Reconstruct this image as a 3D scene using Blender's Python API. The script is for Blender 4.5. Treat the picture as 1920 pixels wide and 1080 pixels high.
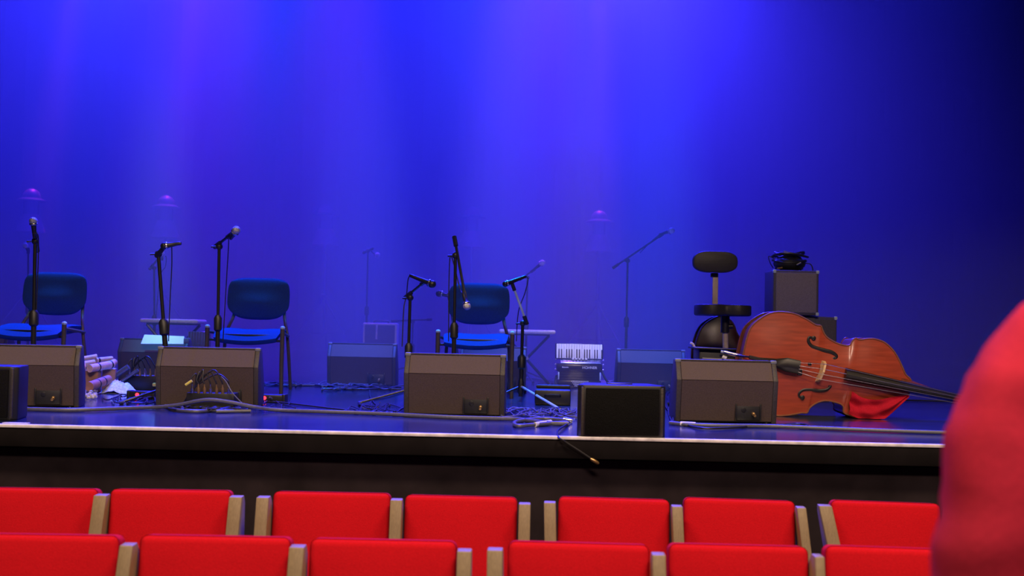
import bpy, bmesh, math, random
from mathutils import Vector, Matrix, noise
random.seed(7)
for o in list(bpy.data.objects): bpy.data.objects.remove(o, do_unlink=True)
SC = bpy.context.scene
COL = SC.collection
R = math.radians
# ------------------------------------------------------------------ camera, world, lights, exposure
EYE = 1.558          # eye height over the hall floor
ST = 1.06            # stage height
FPX = 2100.0
cam_d = bpy.data.cameras.new('camera'); cam = bpy.data.objects.new('camera', cam_d); COL.objects.link(cam)
cam_d.sensor_width = 36; cam_d.lens = FPX/1920*36; cam_d.clip_end = 200
CM = Matrix.Rotation(R(90+2.05), 3, 'X') @ Matrix.Rotation(R(1.25), 3, 'Z')
cam.matrix_world = Matrix.Translation((0, 0, EYE)) @ CM.to_4x4()
cam_d.dof.use_dof = True; cam_d.dof.focus_distance = 6.6; cam_d.dof.aperture_fstop = 2.9
SC.camera = cam
W = bpy.data.worlds.new('world'); SC.world = W; W.use_nodes = True
W.node_tree.nodes['Background'].inputs[0].default_value = (.02, .02, .03, 1)
W.node_tree.nodes['Background'].inputs[1].default_value = .05
vs = SC.view_settings
vs.view_transform = 'Standard'; vs.look = 'None'; vs.gamma = 1; vs.use_curve_mapping = False; vs.exposure = 0
SC.cycles.use_denoising = True
SC.cycles.volume_bounces = 0
SC.cycles.max_bounces = 8

def aim(o, tgt):
    d = Vector(tgt) - o.location
    o.rotation_euler = d.to_track_quat('-Z', 'Y').to_euler()
def spot(name, loc, tgt, col, e, ang, blend=1.0, rad=.15):
    l = bpy.data.lights.new(name, 'SPOT'); l.energy = e; l.color = col; l.spot_size = R(ang); l.spot_blend = blend; l.shadow_soft_size = rad
    o = bpy.data.objects.new(name, l); COL.objects.link(o); o.location = loc; aim(o, tgt); return o
def area(name, loc, tgt, col, e, sx, sy):
    l = bpy.data.lights.new(name, 'AREA'); l.energy = e; l.color = col; l.shape = 'RECTANGLE'; l.size = sx; l.size_y = sy
    o = bpy.data.objects.new(name, l); COL.objects.link(o); o.location = loc; aim(o, tgt); return o
INDIGO = (.042, .027, 1.0); BLUE = (.016, .024, 1.0); AZURE = (.0, .42, 1.0); PURPLE = (.42, .05, 1.0)
# rig over the stage
spot('rig_spot', (1.4, 15.0, 8.1), (1.0, 11.0, ST), INDIGO, 10800, 84)
spot('rig_spot', (-4.7, 15.0, 8.1), (-4.1, 11.0, ST), INDIGO, 6500, 82)
spot('rig_spot', (-1.4, 14.0, 8.4), (-1.4, 9.0, ST), BLUE, 4500, 105)
spot('rig_spot', (-7.4, 14.0, 8.4), (-6.0, 10.0, ST), BLUE, 3400, 100)
for x, y in ((-3.45, 8.0), (-1.9, 8.2), (-.25, 8.2), (.1, 7.8)):      # chair specials
    spot('chair_special', (x, 9.3, 8.6), (x, y, ST+.4), AZURE, 4000, 17)
for x, c in ((-2.85, (.10, .40, 1)), (-1.24, (.05, .11, 1)), (-.05, (.05, .11, 1)), (1.14, (.05, .13, 1))):   # monitor specials
    spot('monitor_special', (x, 7.4, 8.6), (x, 9.25, ST+.3), c, 14000 if x > -2 else 6000, 9.5 if x > -2 else 6)
spot('accordion_special', (.57, 7.2, 8.6), (.57, 9.5, ST+.25), (.50, .50, 1), 4200, 7)
spot('percussion_special', (-2.9, 9.6, 8.6), (-2.9, 7.75, ST+.1), PURPLE, 3200, 9)
for x in (-3.4, -1.2, 1.0):
    spot('front_wash', (x, 10.6, 8.6), (x, 6.4, ST), BLUE, 11000, 42)
spot('front_wash', (3.2, 10.4, 8.6), (3.0, 6.8, ST), BLUE, 4600, 42)
for x, y, e in ((-2.93, 9.8, 3600), (-1.9, 10.8, 3000), (.15, 9.9, 3800)):
    spot('back_wash', (x, y+2, 8.6), (x, y, ST), PURPLE, e, 18)
for x, y in ((-6.35, 15.0), (-4.75, 15.4), (1.25, 15.8)):             # lantern specials
    spot('lantern_special', (x, y+1.5, 8.6), (x, y, ST+2.1), PURPLE, 8000, 8)
# hall lights over the audience
for x in (-2.6, 2.6):
    area('hall_light', (x, 2.0, 7.0), (x*.7, 4.6, .8), (1, .72, .48), 250, 2.0, .8)
area('hall_light', (.6, -2.4, 6.6), (.9, 3.0, 1.0), (1, .74, .56), 370, 2.6, .8)

# ------------------------------------------------------------------ helpers
def ray(px, py):
    return CM @ Vector(((px-960)/FPX, -(py-540)/FPX, -1))
def P(px, py, d):
    r = ray(px, py); return Vector((0, 0, EYE)) + r*(d/r.y)
def F(px, py, z=ST):
    r = ray(px, py); return Vector((0, 0, EYE)) + r*((z-EYE)/r.z)
def FX(px, d, z=ST):       # point on height z at depth d under pixel column px (taken along the tilted vertical)
    py = 560
    for _ in range(6):
        p = P(px, py, d); py += (p.z-z)*FPX/d
    return P(px, py, d)

MATS = {}
def mat(name, col, rough=.6, metal=0, nscale=0, namt=.15, bump=0, spec=.5, emit=None, stretch=None, sheen=0, coat=0, trans=0):
    m = bpy.data.materials.new(name); m.use_nodes = True; MATS[name] = m
    nt = m.node_tree; b = nt.nodes['Principled BSDF']
    b.inputs['Base Color'].default_value = (*col, 1); b.inputs['Roughness'].default_value = rough
    b.inputs['Metallic'].default_value = metal; b.inputs['Specular IOR Level'].default_value = spec
    if sheen: b.inputs['Sheen Weight'].default_value = sheen
    if coat: b.inputs['Coat Weight'].default_value = coat; b.inputs['Coat Roughness'].default_value = .15
    if trans: b.inputs['Transmission Weight'].default_value = trans
    if emit: b.inputs['Emission Color'].default_value = (*emit[0], 1); b.inputs['Emission Strength'].default_value = emit[1]
    if nscale:
        tc = nt.nodes.new('ShaderNodeTexCoord'); mp = nt.nodes.new('ShaderNodeMapping'); n = nt.nodes.new('ShaderNodeTexNoise')
        nt.links.new(tc.outputs['Object'], mp.inputs[0]); nt.links.new(mp.outputs[0], n.inputs['Vector'])
        if stretch: mp.inputs['Scale'].default_value = stretch
        n.inputs['Scale'].default_value = nscale; n.inputs['Detail'].default_value = 5
        cr = nt.nodes.new('ShaderNodeValToRGB'); nt.links.new(n.outputs['Fac'], cr.inputs[0])
        cr.color_ramp.elements[0].position = .3; cr.color_ramp.elements[1].position = .7
        cr.color_ramp.elements[0].color = (*[c*(1-namt) for c in col], 1); cr.color_ramp.elements[1].color = (*[min(1, c*(1+namt)) for c in col], 1)
        nt.links.new(cr.outputs[0], b.inputs['Base Color'])
        if bump:
            bp = nt.nodes.new('ShaderNodeBump'); bp.inputs['Strength'].default_value = bump; bp.inputs['Distance'].default_value = .01
            nt.links.new(n.outputs['Fac'], bp.inputs['Height']); nt.links.new(bp.outputs[0], b.inputs['Normal'])
    return m
mat('stage_black', (.013, .022, .065), .17, nscale=3, namt=.35, bump=.03, spec=1.0)
mat('hall_floor', (.02, .017, .016), .7, nscale=8)
mat('lip', (.009, .007, .008), .85, spec=.1, nscale=6, namt=.3)
mat('fascia', (.024, .017, .020), .85, spec=.1, nscale=6, namt=.3, bump=.05)
mat('nosing', (.78, .74, .80), .5, nscale=20, namt=.25)
mat('curtain', (.004, .004, .006), .9, nscale=5)
mat('plaster', (.02, .018, .02), .9, nscale=4)
mat('wedge_paint', (.068, .047, .045), .7, nscale=160, namt=.15, bump=.12, spec=.25)
mat('wedge_upper', (.095, .068, .058), .7, nscale=300, namt=.15, bump=.12, spec=.25)  # upper panels, a paler brown than wedge_paint
mat('wedge_edge', (.040, .033, .034), .55, nscale=120, namt=.3, bump=.2)
mat('grille_black', (.006, .006, .0065), .8, spec=.1, nscale=300, namt=.5, bump=.5)
mat('black_plastic', (.012, .012, .014), .45, nscale=40)
mat('black_metal', (.012, .012, .014), .35, nscale=40)
mat('chrome', (.6, .6, .62), .25, 1, nscale=30, namt=.1)
mat('mic_grille', (.50, .50, .52), .38, .6, nscale=400, namt=.4, bump=.4)
mat('mic_grille_lit', (.85, .85, .85), .5, nscale=400, namt=.1, bump=.2)  # whitened grille for distant heads, the light on them put into the colour
mat('brass', (.45, .28, .12), .35, .8, nscale=60)
mat('chair_fabric', (.018, .050, .22), .95, nscale=250, namt=.2, bump=.2, spec=.08)
mat('chair_frame', (.095, .070, .055), .45, nscale=50)
mat('cap_plastic', (.45, .55, .6), .4, nscale=30)
mat('corner_grey', (.16, .17, .20), .5, nscale=30)
mat('seat_red', (.60, .006, .014), .92, nscale=260, namt=.12, bump=.15, spec=.12)
mat('seat_tan', (.28, .205, .118), .55, nscale=40, namt=.12, stretch=(6, 6, 1))
mat('seat_shell', (.03, .02, .02), .6, nscale=30)
mat('jacket_red', (.62, .028, .065), .9, nscale=160, namt=.10, bump=.15, spec=.15)
mat('skin', (.55, .33, .25), .55, nscale=30, namt=.06)
mat('hair', (.05, .03, .02), .6, nscale=60, stretch=(1, 1, .2))
mat('denim', (.03, .04, .08), .85, nscale=120)
mat('shoe', (.02, .02, .02), .5, nscale=40)
mat('bass_wood', (.33, .047, .018), .42, nscale=6, namt=.22, stretch=(1, 1, 9), coat=.35)
mat('bass_rib', (.13, .03, .013), .4, nscale=9, namt=.35, stretch=(6, 1, 1), coat=.3)
mat('bass_dark', (.035, .010, .012), .35, nscale=9, namt=.35, coat=.5)
mat('ebony', (.012, .010, .010), .42, nscale=40, stretch=(1, 6, 6))
mat('maple', (.62, .42, .22), .5, nscale=30)
mat('string_metal', (.55, .5, .48), .3, .9, nscale=60)
mat('purfling', (.20, .07, .03), .5, nscale=30)
mat('red_cloth', (.42, .008, .025), .9, spec=.15, nscale=180, bump=.2)
mat('cable_dark', (.018, .018, .022), .45, nscale=60)
mat('cable_grey', (.10, .10, .13), .4, nscale=60)
mat('tape_white', (.7, .68, .66), .6, nscale=40)
mat('tape_pink', (.75, .5, .62), .6, nscale=40)
mat('led_red', (.8, .02, .02), .4, nscale=5, emit=((1, .03, .06), 3.0))
mat('yellow', (.7, .6, .1), .5, nscale=20)
mat('amp_tolex', (.085, .075, .09), .7, nscale=200, namt=.3, bump=.3)
mat('amp_grille', (.20, .17, .21), .8, nscale=220, namt=.25, bump=.2)
mat('paper', (.85, .88, .86), .7, nscale=10, namt=.03)
mat('wood_tube', (.78, .52, .46), .6, nscale=30, namt=.15)
mat('wood_block', (.42, .20, .10), .6, nscale=20, namt=.2)
mat('fluff', (.72, .80, .85), .95, nscale=60, namt=.3, bump=.5)
mat('rattle', (.45, .42, .42), .6, nscale=60, namt=.4)
mat('clear_plastic', (.5, .55, .65), .2, nscale=20, namt=.1)
mat('bench_pad', (.60, .54, .60), .55, nscale=60)
mat('key_white', (.85, .84, .86), .35, nscale=20, namt=.03)
mat('key_black', (.02, .018, .03), .35, nscale=20)
mat('accordion_body', (.012, .012, .020), .25, nscale=20, coat=.4)
mat('lamp_copper', (.50, .20, .30), .45, .3, nscale=20)
mat('lamp_metal', (.16, .13, .17), .45, .3, nscale=20)
mat('lamp_glass', (.6, .6, .65), .2, nscale=20, trans=.6)
mat('post_wood', (.45, .36, .28), .5, nscale=30)
mat('stool_vinyl', (.020, .018, .020), .55, nscale=80, bump=.1)
mat('mat_blue', (.10, .12, .20), .8, nscale=60)

class MB:
    def __init__(s): s.v = []; s.f = []
    def add(s, vs_, fs):
        n = len(s.v); s.v += [Vector(v) for v in vs_]; s.f += [[i+n for i in f] for f in fs]; return s
    def bm(s, bm, M=None):
        bm.verts.index_update()
        vv = [(M @ v.co if M else v.co.copy()) for v in bm.verts]
        s.add(vv, [[v.index for v in f.verts] for f in bm.faces]); bm.free(); return s
    def box(s, c, d, bev=0, M=None, seg=2, taper=None):
        bm = bmesh.new(); bmesh.ops.create_cube(bm, size=1)
        for v in bm.verts:
            k = 1
            if taper and v.co.z > 0: k = taper
            v.co = Vector((v.co.x*d[0]*k, v.co.y*d[1]*k, v.co.z*d[2]))
        if bev: bmesh.ops.bevel(bm, geom=bm.edges[:], offset=bev, segments=seg, profile=.5, affect='EDGES')
        T = Matrix.Translation(c)
        return s.bm(bm, T @ M if M else T)
    def tube(s, pts, r, n=8, closed=False):
        pts = [Vector(p) for p in pts]; m = len(pts)
        rr = r if isinstance(r, (list, tuple)) else [r]*m
        vs_ = []; t0 = (pts[1]-pts[0]).normalized()
        up = Vector((0, 0, 1)) if abs(t0.z) < .9 else Vector((1, 0, 0))
        nrm = (up - t0*up.dot(t0)).normalized()
        for i in range(m):
            if closed: t = pts[(i+1) % m]-pts[i-1]
            else: t = pts[min(i+1, m-1)]-pts[max(i-1, 0)]
            if t.length < 1e-9: t = t0.copy()
            t.normalize(); nrm = (nrm - t*nrm.dot(t))
            if nrm.length < 1e-6: nrm = t.orthogonal()
            nrm.normalize(); b = t.cross(nrm)
            for k in range(n):
                a = 2*math.pi*k/n; vs_.append(pts[i] + (nrm*math.cos(a)+b*math.sin(a))*rr[i])
        fs = []
        for i in range(m if closed else m-1):
            j = (i+1) % m
            for k in range(n):
                fs.append([i*n+k, i*n+(k+1) % n, j*n+(k+1) % n, j*n+k])
        if not closed: fs += [list(range(n))[::-1], [(m-1)*n+k for k in range(n)]]
        return s.add(vs_, fs)
    def lathe(s, prof, n=16, M=None):
        vs_ = []; fs = []
        for r, z in prof:
            for k in range(n):
                a = 2*math.pi*k/n; v = Vector((r*math.cos(a), r*math.sin(a), z)); vs_.append(M @ v if M else v)
        for i in range(len(prof)-1):
            for k in range(n): fs.append([i*n+k, i*n+(k+1) % n, (i+1)*n+(k+1) % n, (i+1)*n+k])
        fs += [list(range(n))[::-1], [(len(prof)-1)*n+k for k in range(n)]]
        return s.add(vs_, fs)
    def ball(s, c, r, u=12, v=8, sc=(1, 1, 1), M=None):
        bm = bmesh.new(); bmesh.ops.create_uvsphere(bm, u_segments=u, v_segments=v, radius=r)
        for q in bm.verts: q.co = Vector((q.co.x*sc[0], q.co.y*sc[1], q.co.z*sc[2]))
        T = Matrix.Translation(c); return s.bm(bm, T @ M if M else T)
    def prism(s, poly, h, M=None, bev=0):     # poly in xy, extruded z 0..h
        bm = bmesh.new(); vv = [bm.verts.new((x, y, 0)) for x, y in poly]; f = bm.faces.new(vv)
        r = bmesh.ops.extrude_face_region(bm, geom=[f])
        for v in r['geom']:
            if isinstance(v, bmesh.types.BMVert): v.co.z += h
        bmesh.ops.recalc_face_normals(bm, faces=bm.faces)
        if bev: bmesh.ops.bevel(bm, geom=[e for e in bm.edges], offset=bev, segments=2, profile=.5, affect='EDGES')
        return s.bm(bm, M)
    def build(s, name, m, parent=None, off=None, smooth=True, angle=40):
        me = bpy.data.meshes.new(name)
        vv = [v-off for v in s.v] if off is not None else s.v
        me.from_pydata([tuple(v) for v in vv], [], s.f)
        bm = bmesh.new(); bm.from_mesh(me); bmesh.ops.recalc_face_normals(bm, faces=bm.faces); bm.to_mesh(me); bm.free()
        if smooth:
            me.polygons.foreach_set('use_smooth', [True]*len(me.polygons)); me.set_sharp_from_angle(angle=R(angle))
        me.materials.append(MATS[m]); o = bpy.data.objects.new(name, me); COL.objects.link(o)
        if parent: o.parent = parent
        return o
def tag(o, label, cat, group=None, kind=None):
    o['label'] = label; o['category'] = cat
    if group: o['group'] = group
    if kind: o['kind'] = kind
    return o
def struct(o): o['kind'] = 'structure'; return o
def thing(name, label, cat, loc=(0, 0, 0), rz=0, group=None):
    o = bpy.data.objects.new(name, None); COL.objects.link(o); o.location = loc; o.rotation_euler = (0, 0, rz); o.empty_display_size = .1
    return tag(o, label, cat, group)
def copy_tree(o, parent=None):
    c = o.copy(); COL.objects.link(c); c.parent = parent
    for ch in list(o.children): copy_tree(ch, c)
    return c
def align(a, b):          # matrix taking local +Z onto a->b, origin a
    d = Vector(b)-Vector(a); return Matrix.Translation(a) @ d.to_track_quat('Z', 'Y').to_matrix().to_4x4()
def spline(pts, k=6):
    pts = [Vector(p) for p in pts]; out = []
    for i in range(len(pts)-1):
        p0 = pts[max(i-1, 0)]; p1 = pts[i]; p2 = pts[i+1]; p3 = pts[min(i+2, len(pts)-1)]
        for j in range(k):
            t = j/k
            out.append(.5*((2*p1)+(p2-p0)*t+(2*p0-5*p1+4*p2-p3)*t*t+(3*p1-p0-3*p2+p3)*t**3))
    return out+[pts[-1]]
def text_mesh(s, size, name, m, parent, M, depth=.0008):
    cu = bpy.data.curves.new(name, 'FONT'); cu.body = s; cu.size = size; cu.extrude = depth; cu.align_x = 'CENTER'; cu.align_y = 'CENTER'
    o = bpy.data.objects.new(name, cu); COL.objects.link(o)
    dg = bpy.context.evaluated_depsgraph_get(); me = bpy.data.meshes.new_from_object(o.evaluated_get(dg))
    bpy.data.objects.remove(o); me.transform(M); me.materials.clear(); me.materials.append(MATS[m])
    n = bpy.data.objects.new(name, me); COL.objects.link(n); n.parent = parent; return n

# ------------------------------------------------------------------ setting
MATS['stage_black'].node_tree.nodes['Principled BSDF'].inputs['IOR'].default_value = 1.8
EDGE = F(960, 818).y
BACK = 21.0; HX = 10.0; TOP = 9.2
struct(MB().box((0, (EDGE+.02+BACK)/2, ST-.03), (2*HX, BACK-EDGE-.02, .06)).build('floor', 'stage_black', smooth=False))
struct(MB().box((0, 2.0, -.05), (2*HX, 12, .1)).build('floor_hall', 'hall_floor', smooth=False))
fa = struct(MB().box((0, EDGE+.10, (ST-.11)/2), (2*HX, .06, ST-.11)).build('wall_stage_front', 'fascia', smooth=False))
struct(MB().box((0, EDGE+.04, ST-.055), (2*HX, .09, .085), .006).build('trim_1', 'lip'))
struct(MB().box((0, EDGE+.006, ST-.002), (2*HX, .030, .016), .004).build('trim_2', 'nosing'))
cb = MB()      # pleated back curtain
n = 240; vs_ = []; fs = []
for i in range(n+1):
    x = -HX+2*HX*i/n; y = BACK-.15+.07*math.sin(i*.9)+.03*math.sin(i*2.3)
    vs_ += [(x, y, ST), (x, y, TOP)]
fs = [[2*i, 2*i+2, 2*i+3, 2*i+1] for i in range(n)]
struct(cb.add(vs_, fs).build('wall_back', 'curtain'))
for nm, x in (('wall_left', -HX-.1), ('wall_right', HX+.1)):
    struct(MB().box((x, 8.5, TOP/2), (.2, 25.2, TOP)).build(nm, 'plaster', smooth=False))
struct(MB().box((0, 8.5, TOP+.1), (2*HX+.4, 25.2, .2)).build('ceiling', 'plaster', smooth=False))
struct(MB().box((0, -4.0, TOP/2), (2*HX, .2, TOP)).build('wall_rear', 'plaster', smooth=False))
struct(MB().box((0, 4.95, (3.95+TOP)/2), (2*HX, .3, TOP-3.95)).build('wall_light_stop', 'curtain', smooth=False))  # unseen header, added to keep hall light off the haze
# haze filling the stage box
HZ0 = 8.8
hz = MB().box((0, (HZ0+BACK-.3)/2, (ST+.004+TOP-.02)/2), (2*HX-.1, BACK-.3-HZ0, TOP-ST-.024)).build('stage_haze', 'black_plastic', smooth=False)
hm = bpy.data.materials.new('haze'); hm.use_nodes = True; nt = hm.node_tree; nt.nodes.clear()
out = nt.nodes.new('ShaderNodeOutputMaterial'); vsn = nt.nodes.new('ShaderNodeVolumeScatter')
vsn.inputs['Color'].default_value = (1, 1, 1, 1); vsn.inputs['Density'].default_value = .165; vsn.inputs['Anisotropy'].default_value = .15
nt.links.new(vsn.outputs[0], out.inputs['Volume']); hz.data.materials.clear(); hz.data.materials.append(hm)
tag(hz, 'thin blue-lit theatrical haze filling the air over the stage', 'haze', kind='stuff')

# ------------------------------------------------------------------ theatre seats
def theatre_seat(d, pl, pr, ptop, label, group, panels, yaw=0, lean=0.):
    """pl, pr: left and right pixel edges of the backrest, ptop: its top edge; panels: list of (left, right) pixel edges of side panels"""
    a = P(pl, ptop, d); b = P(pr, ptop, d); cx = (a.x+b.x)/2; w = b.x-a.x
    zt = P((pl+pr)/2, ptop, d).z
    rz = R(yaw)
    t = thing('theatre_seat', label, 'seat', (cx, d, 0), rz, group)
    w /= math.cos(rz)
    rec = Matrix.Rotation(R(-7), 4, 'X')
    h = .52
    bm = bmesh.new(); bmesh.ops.create_cube(bm, size=1)
    bmesh.ops.subdivide_edges(bm, edges=bm.edges[:], cuts=6, use_grid_fill=True)
    for v in bm.verts:
        x, y, z = v.co
        v.co = Vector((x*w, y*.085, z*h))
        v.co.y -= .012*math.cos(math.pi*x)*math.cos(math.pi*z) if y < 0 else 0
    sharp = [e for e in bm.edges if len(e.link_faces) == 2 and e.calc_face_angle(0) > 1.0]
    bmesh.ops.bevel(bm, geom=sharp, offset=.022, segments=4, profile=.5, affect='EDGES')
    MB().bm(bm, Matrix.Translation((0, .045, zt-h/2)) @ rec).build('backrest', 'seat_red', t, angle=60)
    MB().box((0, .17, zt-.36), (w*.92, .09, .40), .03, Matrix.Rotation(R(-4), 4, 'X'), 3).build('seat_cushion', 'seat_red', t)
    MB().box((0, .10, zt-.56), (w*.96, .05, .06), .01).build('hinge_bar', 'seat_shell', t)
    for (ql, qr) in panels:
        A = P(ql, ptop+5, d); B = P(qr, ptop+5, d); pw = (B.x-A.x); c = (A.x+B.x)/2-cx
        zz = zt-.012
        # side board in its own (y,z) profile: rear edge slopes back towards the floor, waist under the top
        poly = [(-.030, zz), (.02, zz), (.05, zz-.03), (.10, zz-.30), (.14, .0), (-.16, .0), (-.13, zz-.5), (-.075, zz-.22), (-.05, zz-.09)]
        M = Matrix(((0, 0, 1, 0), (1, 0, 0, 0), (0, 1, 0, 0), (0, 0, 0, 1)))
        m = MB().prism(poly, pw, M, .004)
        for v in m.v:
            v.x += c-pw/2 + lean*max(0, (zz-v.z))
        m.build('side_panel', 'seat_tan', t)
    return t
D1, D2 = 4.29, 3.35
G1 = 'red seats of the row nearest the stage'; G2 = 'red seats of the nearer row'
row1 = [(-48, 175, 919, 'leftmost red theatre seat of the far row, cut by the left edge', [(178, 202)], 3, -.04),
        (203, 428, 922, 'red theatre seat of the far row, second from left', [(431, 455)], 3, -.03),
        (509, 730, 927, 'red theatre seat of the far row, third from left, below the case and floor monitor', [(484, 507), (733, 755)], 1, 0),
        (757, 970, 934, 'red theatre seat of the far row, fourth from left', [(973, 995)], -1, .0),
        (1047, 1257, 938, 'red theatre seat of the far row, fifth from left, under the small black loudspeaker', [(1020, 1042), (1258, 1278)], -3, .04),
        (1285, 1492, 940, 'red theatre seat of the far row, sixth from left', [(1490, 1507)], -5, .10),
        (1565, 1765, 945, 'rightmost red theatre seat of the far row, beside the person in red', [(1536, 1560), (1766, 1786)], -6, .20)]
for l, r, t_, lab, pn, yw, ln in row1: theatre_seat(D1, l, r, t_, lab, G1, pn, yw, ln)
row2 = [(-72, 213, 1009, 'leftmost red theatre seat of the nearer row, cut by the left edge', [(228, 253)], 2, -.04),
        (255, 540, 1012, 'red theatre seat of the nearer row, second from left', [(545, 573)], 1, -.02),
        (577, 855, 1019, 'red theatre seat of the nearer row, third from left', [(858, 885)], 0, 0),
        (952, 1220, 1025, 'red theatre seat of the nearer row, fourth from left, right of the gap', [(914, 943), (1221, 1246)], -2, .02),
        (1258, 1522, 1029, 'red theatre seat of the nearer row, fifth from left', [(1523, 1541)], -1, .0),
        (1556, 1815, 1034, 'rightmost red theatre seat of the nearer row, partly behind the person', [(1818, 1840)], -4, .1)]
for l, r, t_, lab, pn, yw, ln in row2: theatre_seat(D2, l, r, t_, lab, G2, pn, yw, ln)

# ------------------------------------------------------------------ floor monitors
def wedge(d, pxc, w, label, group, yaw=0):
    c = FX(pxc, d); t = thing('floor_monitor', label, 'speaker', (c.x, d, ST), R(yaw), group)
    h = .345; zb = .235; s = .028
    Mx = Matrix(((0, 0, 1, 0), (1, 0, 0, 0), (0, 1, 0, 0), (0, 0, 0, 1)))   # poly (y,z) extruded along x
    prof = [(.042, 0.006), (.0, zb), (.065, h-.008), (.13, h-.008), (.27, .12), (.27, .006)]
    def sh(p, k): return [(y+ (k if y < .2 else -k), z-(k if z > .2 else 0)) for y, z in p]
    MB().prism(sh(prof, .008), w-2*s, Mx @ Matrix.Translation((0, 0, -(w-2*s)/2))).build('cabinet', 'wedge_edge', t, smooth=False)
    for sx in (-1, 1):
        MB().prism([(.038, 0.0), (-.005, zb+.002), (.063, h), (.14, h), (.28, .13), (.28, 0)], s, Mx @ Matrix.Translation((0, 0, sx*(w-s)/2-s/2)), .005).build('side_cheek', 'wedge_edge', t)
        MB().box((sx*(w/2-.014), .068, h-.006), (.034, .034, .020), .006).build('corner_cap', 'corner_grey', t)
        for yy in (.06, .25): MB().lathe([(.014, 0), (.012, .008)], 10, Matrix.Translation((sx*(w/2-.05), yy, -.001))).build('foot', 'black_plastic', t)
    iw = w-2*s-.002
    a = math.atan2(.012, zb)
    lp = MB(); lp.prism([(.037, .012), (-.003, zb-.002), (.012, zb-.002), (.052, .012)], iw, Mx @ Matrix.Translation((0, 0, -iw/2))); lp.build('lower_panel', 'wedge_paint', t, smooth=False)
    up = MB(); up.prism([(-.001, zb+.001), (.060, h-.010), (.074, h-.020), (.014, zb+.001)], iw, Mx @ Matrix.Translation((0, 0, -iw/2))); up.build('upper_panel', 'wedge_upper', t, smooth=False)
    MB().box((0, .102, h-.004), (iw, .07, .012), .004).build('top_rail', 'wedge_edge', t)
    g = MB(); g.add([(-iw/2, .142, h-.02), (iw/2, .142, h-.02), (iw/2, .268, .135), (-iw/2, .268, .135), (-iw/2, .137, h-.03), (iw/2, .137, h-.03), (iw/2, .262, .125), (-iw/2, .262, .125)],
            [[0, 1, 2, 3], [4, 7, 6, 5], [0, 4, 5, 1], [1, 5, 6, 2], [2, 6, 7, 3], [3, 7, 4, 0]]); g.build('speaker_grille', 'grille_black', t, smooth=False)
    # connector recess: rim + dark plate + socket
    cx = w*.215; cw = .135; cp = MB().box((cx, .028, .062), (cw, .012, .088), .003).build('connector_panel', 'black_plastic', t)
    for px_, pz in ((-cw/2, 0), (cw/2, 0)): MB().box((cx+px_, .022, .062), (.008, .016, .094), .002).build('panel_rim', 'black_metal', cp)
    MB().lathe([(.010, 0), (.010, .02), (.007, .022), (.007, .05)], 12, Matrix.Translation((cx+.028, .024, .055)) @ Matrix.Rotation(R(100), 4, 'X')).build('plug', 'brass', cp)
    MB().lathe([(.013, 0), (.013, .006), (.009, .007)], 12, Matrix.Translation((cx-.025, .024, .075)) @ Matrix.Rotation(R(90), 4, 'X')).build('socket', 'black_metal', cp)
    return t
GW = 'floor monitors along the front of the stage'; GR = 'floor monitors further back on the stage'
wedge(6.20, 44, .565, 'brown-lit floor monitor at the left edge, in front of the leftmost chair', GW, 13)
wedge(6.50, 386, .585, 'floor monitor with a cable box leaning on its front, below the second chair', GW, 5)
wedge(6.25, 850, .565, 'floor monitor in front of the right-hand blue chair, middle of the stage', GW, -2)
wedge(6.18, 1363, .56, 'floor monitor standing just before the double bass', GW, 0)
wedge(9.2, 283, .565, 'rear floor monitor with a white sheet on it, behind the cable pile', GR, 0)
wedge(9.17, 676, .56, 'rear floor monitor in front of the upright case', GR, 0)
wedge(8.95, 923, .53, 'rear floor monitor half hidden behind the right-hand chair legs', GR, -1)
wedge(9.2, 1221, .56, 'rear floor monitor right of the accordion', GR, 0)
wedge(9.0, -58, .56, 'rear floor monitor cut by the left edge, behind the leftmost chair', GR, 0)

def small_speaker(pxl, pxr, d, h, label, yaw):
    a = FX(pxl, d); b = FX(pxr, d); c = (a+b)/2; w = b.x-a.x
    t = thing('fill_speaker', label, 'speaker', (c.x, d, ST), R(yaw), 'small black loudspeakers on the stage edge')
    Mz = Matrix.Translation((0, .0, 0))
    poly = [(-w/2, .03), (-w/2+.025, 0), (w/2-.025, 0), (w/2, .03), (w/2-.05, .22), (-w/2+.05, .22)]
    MB().prism(poly, h, Mz, .008).build('cabinet', 'black_plastic', t)
    MB().box((0, -.003, h/2), (w-.07, .012, h-.03), .004).build('front_grille', 'grille_black', t)
    for s in (-1, 1): MB().box((s*(w/2-.022), .006, h/2), (.014, .012, h-.02), .003).build('side_trim', 'wedge_edge', t)
    MB().box((0, .11, h), (.12, .03, .012), .004).build('carry_handle', 'black_metal', t)
    return t
small_speaker(1082, 1250, EDGE+.005, .245, 'small black loudspeaker on the stage edge, right of centre', 3)
small_speaker(-140, 30, EDGE+.25, .26, 'small black loudspeaker at the left edge of the stage front', -4)

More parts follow.
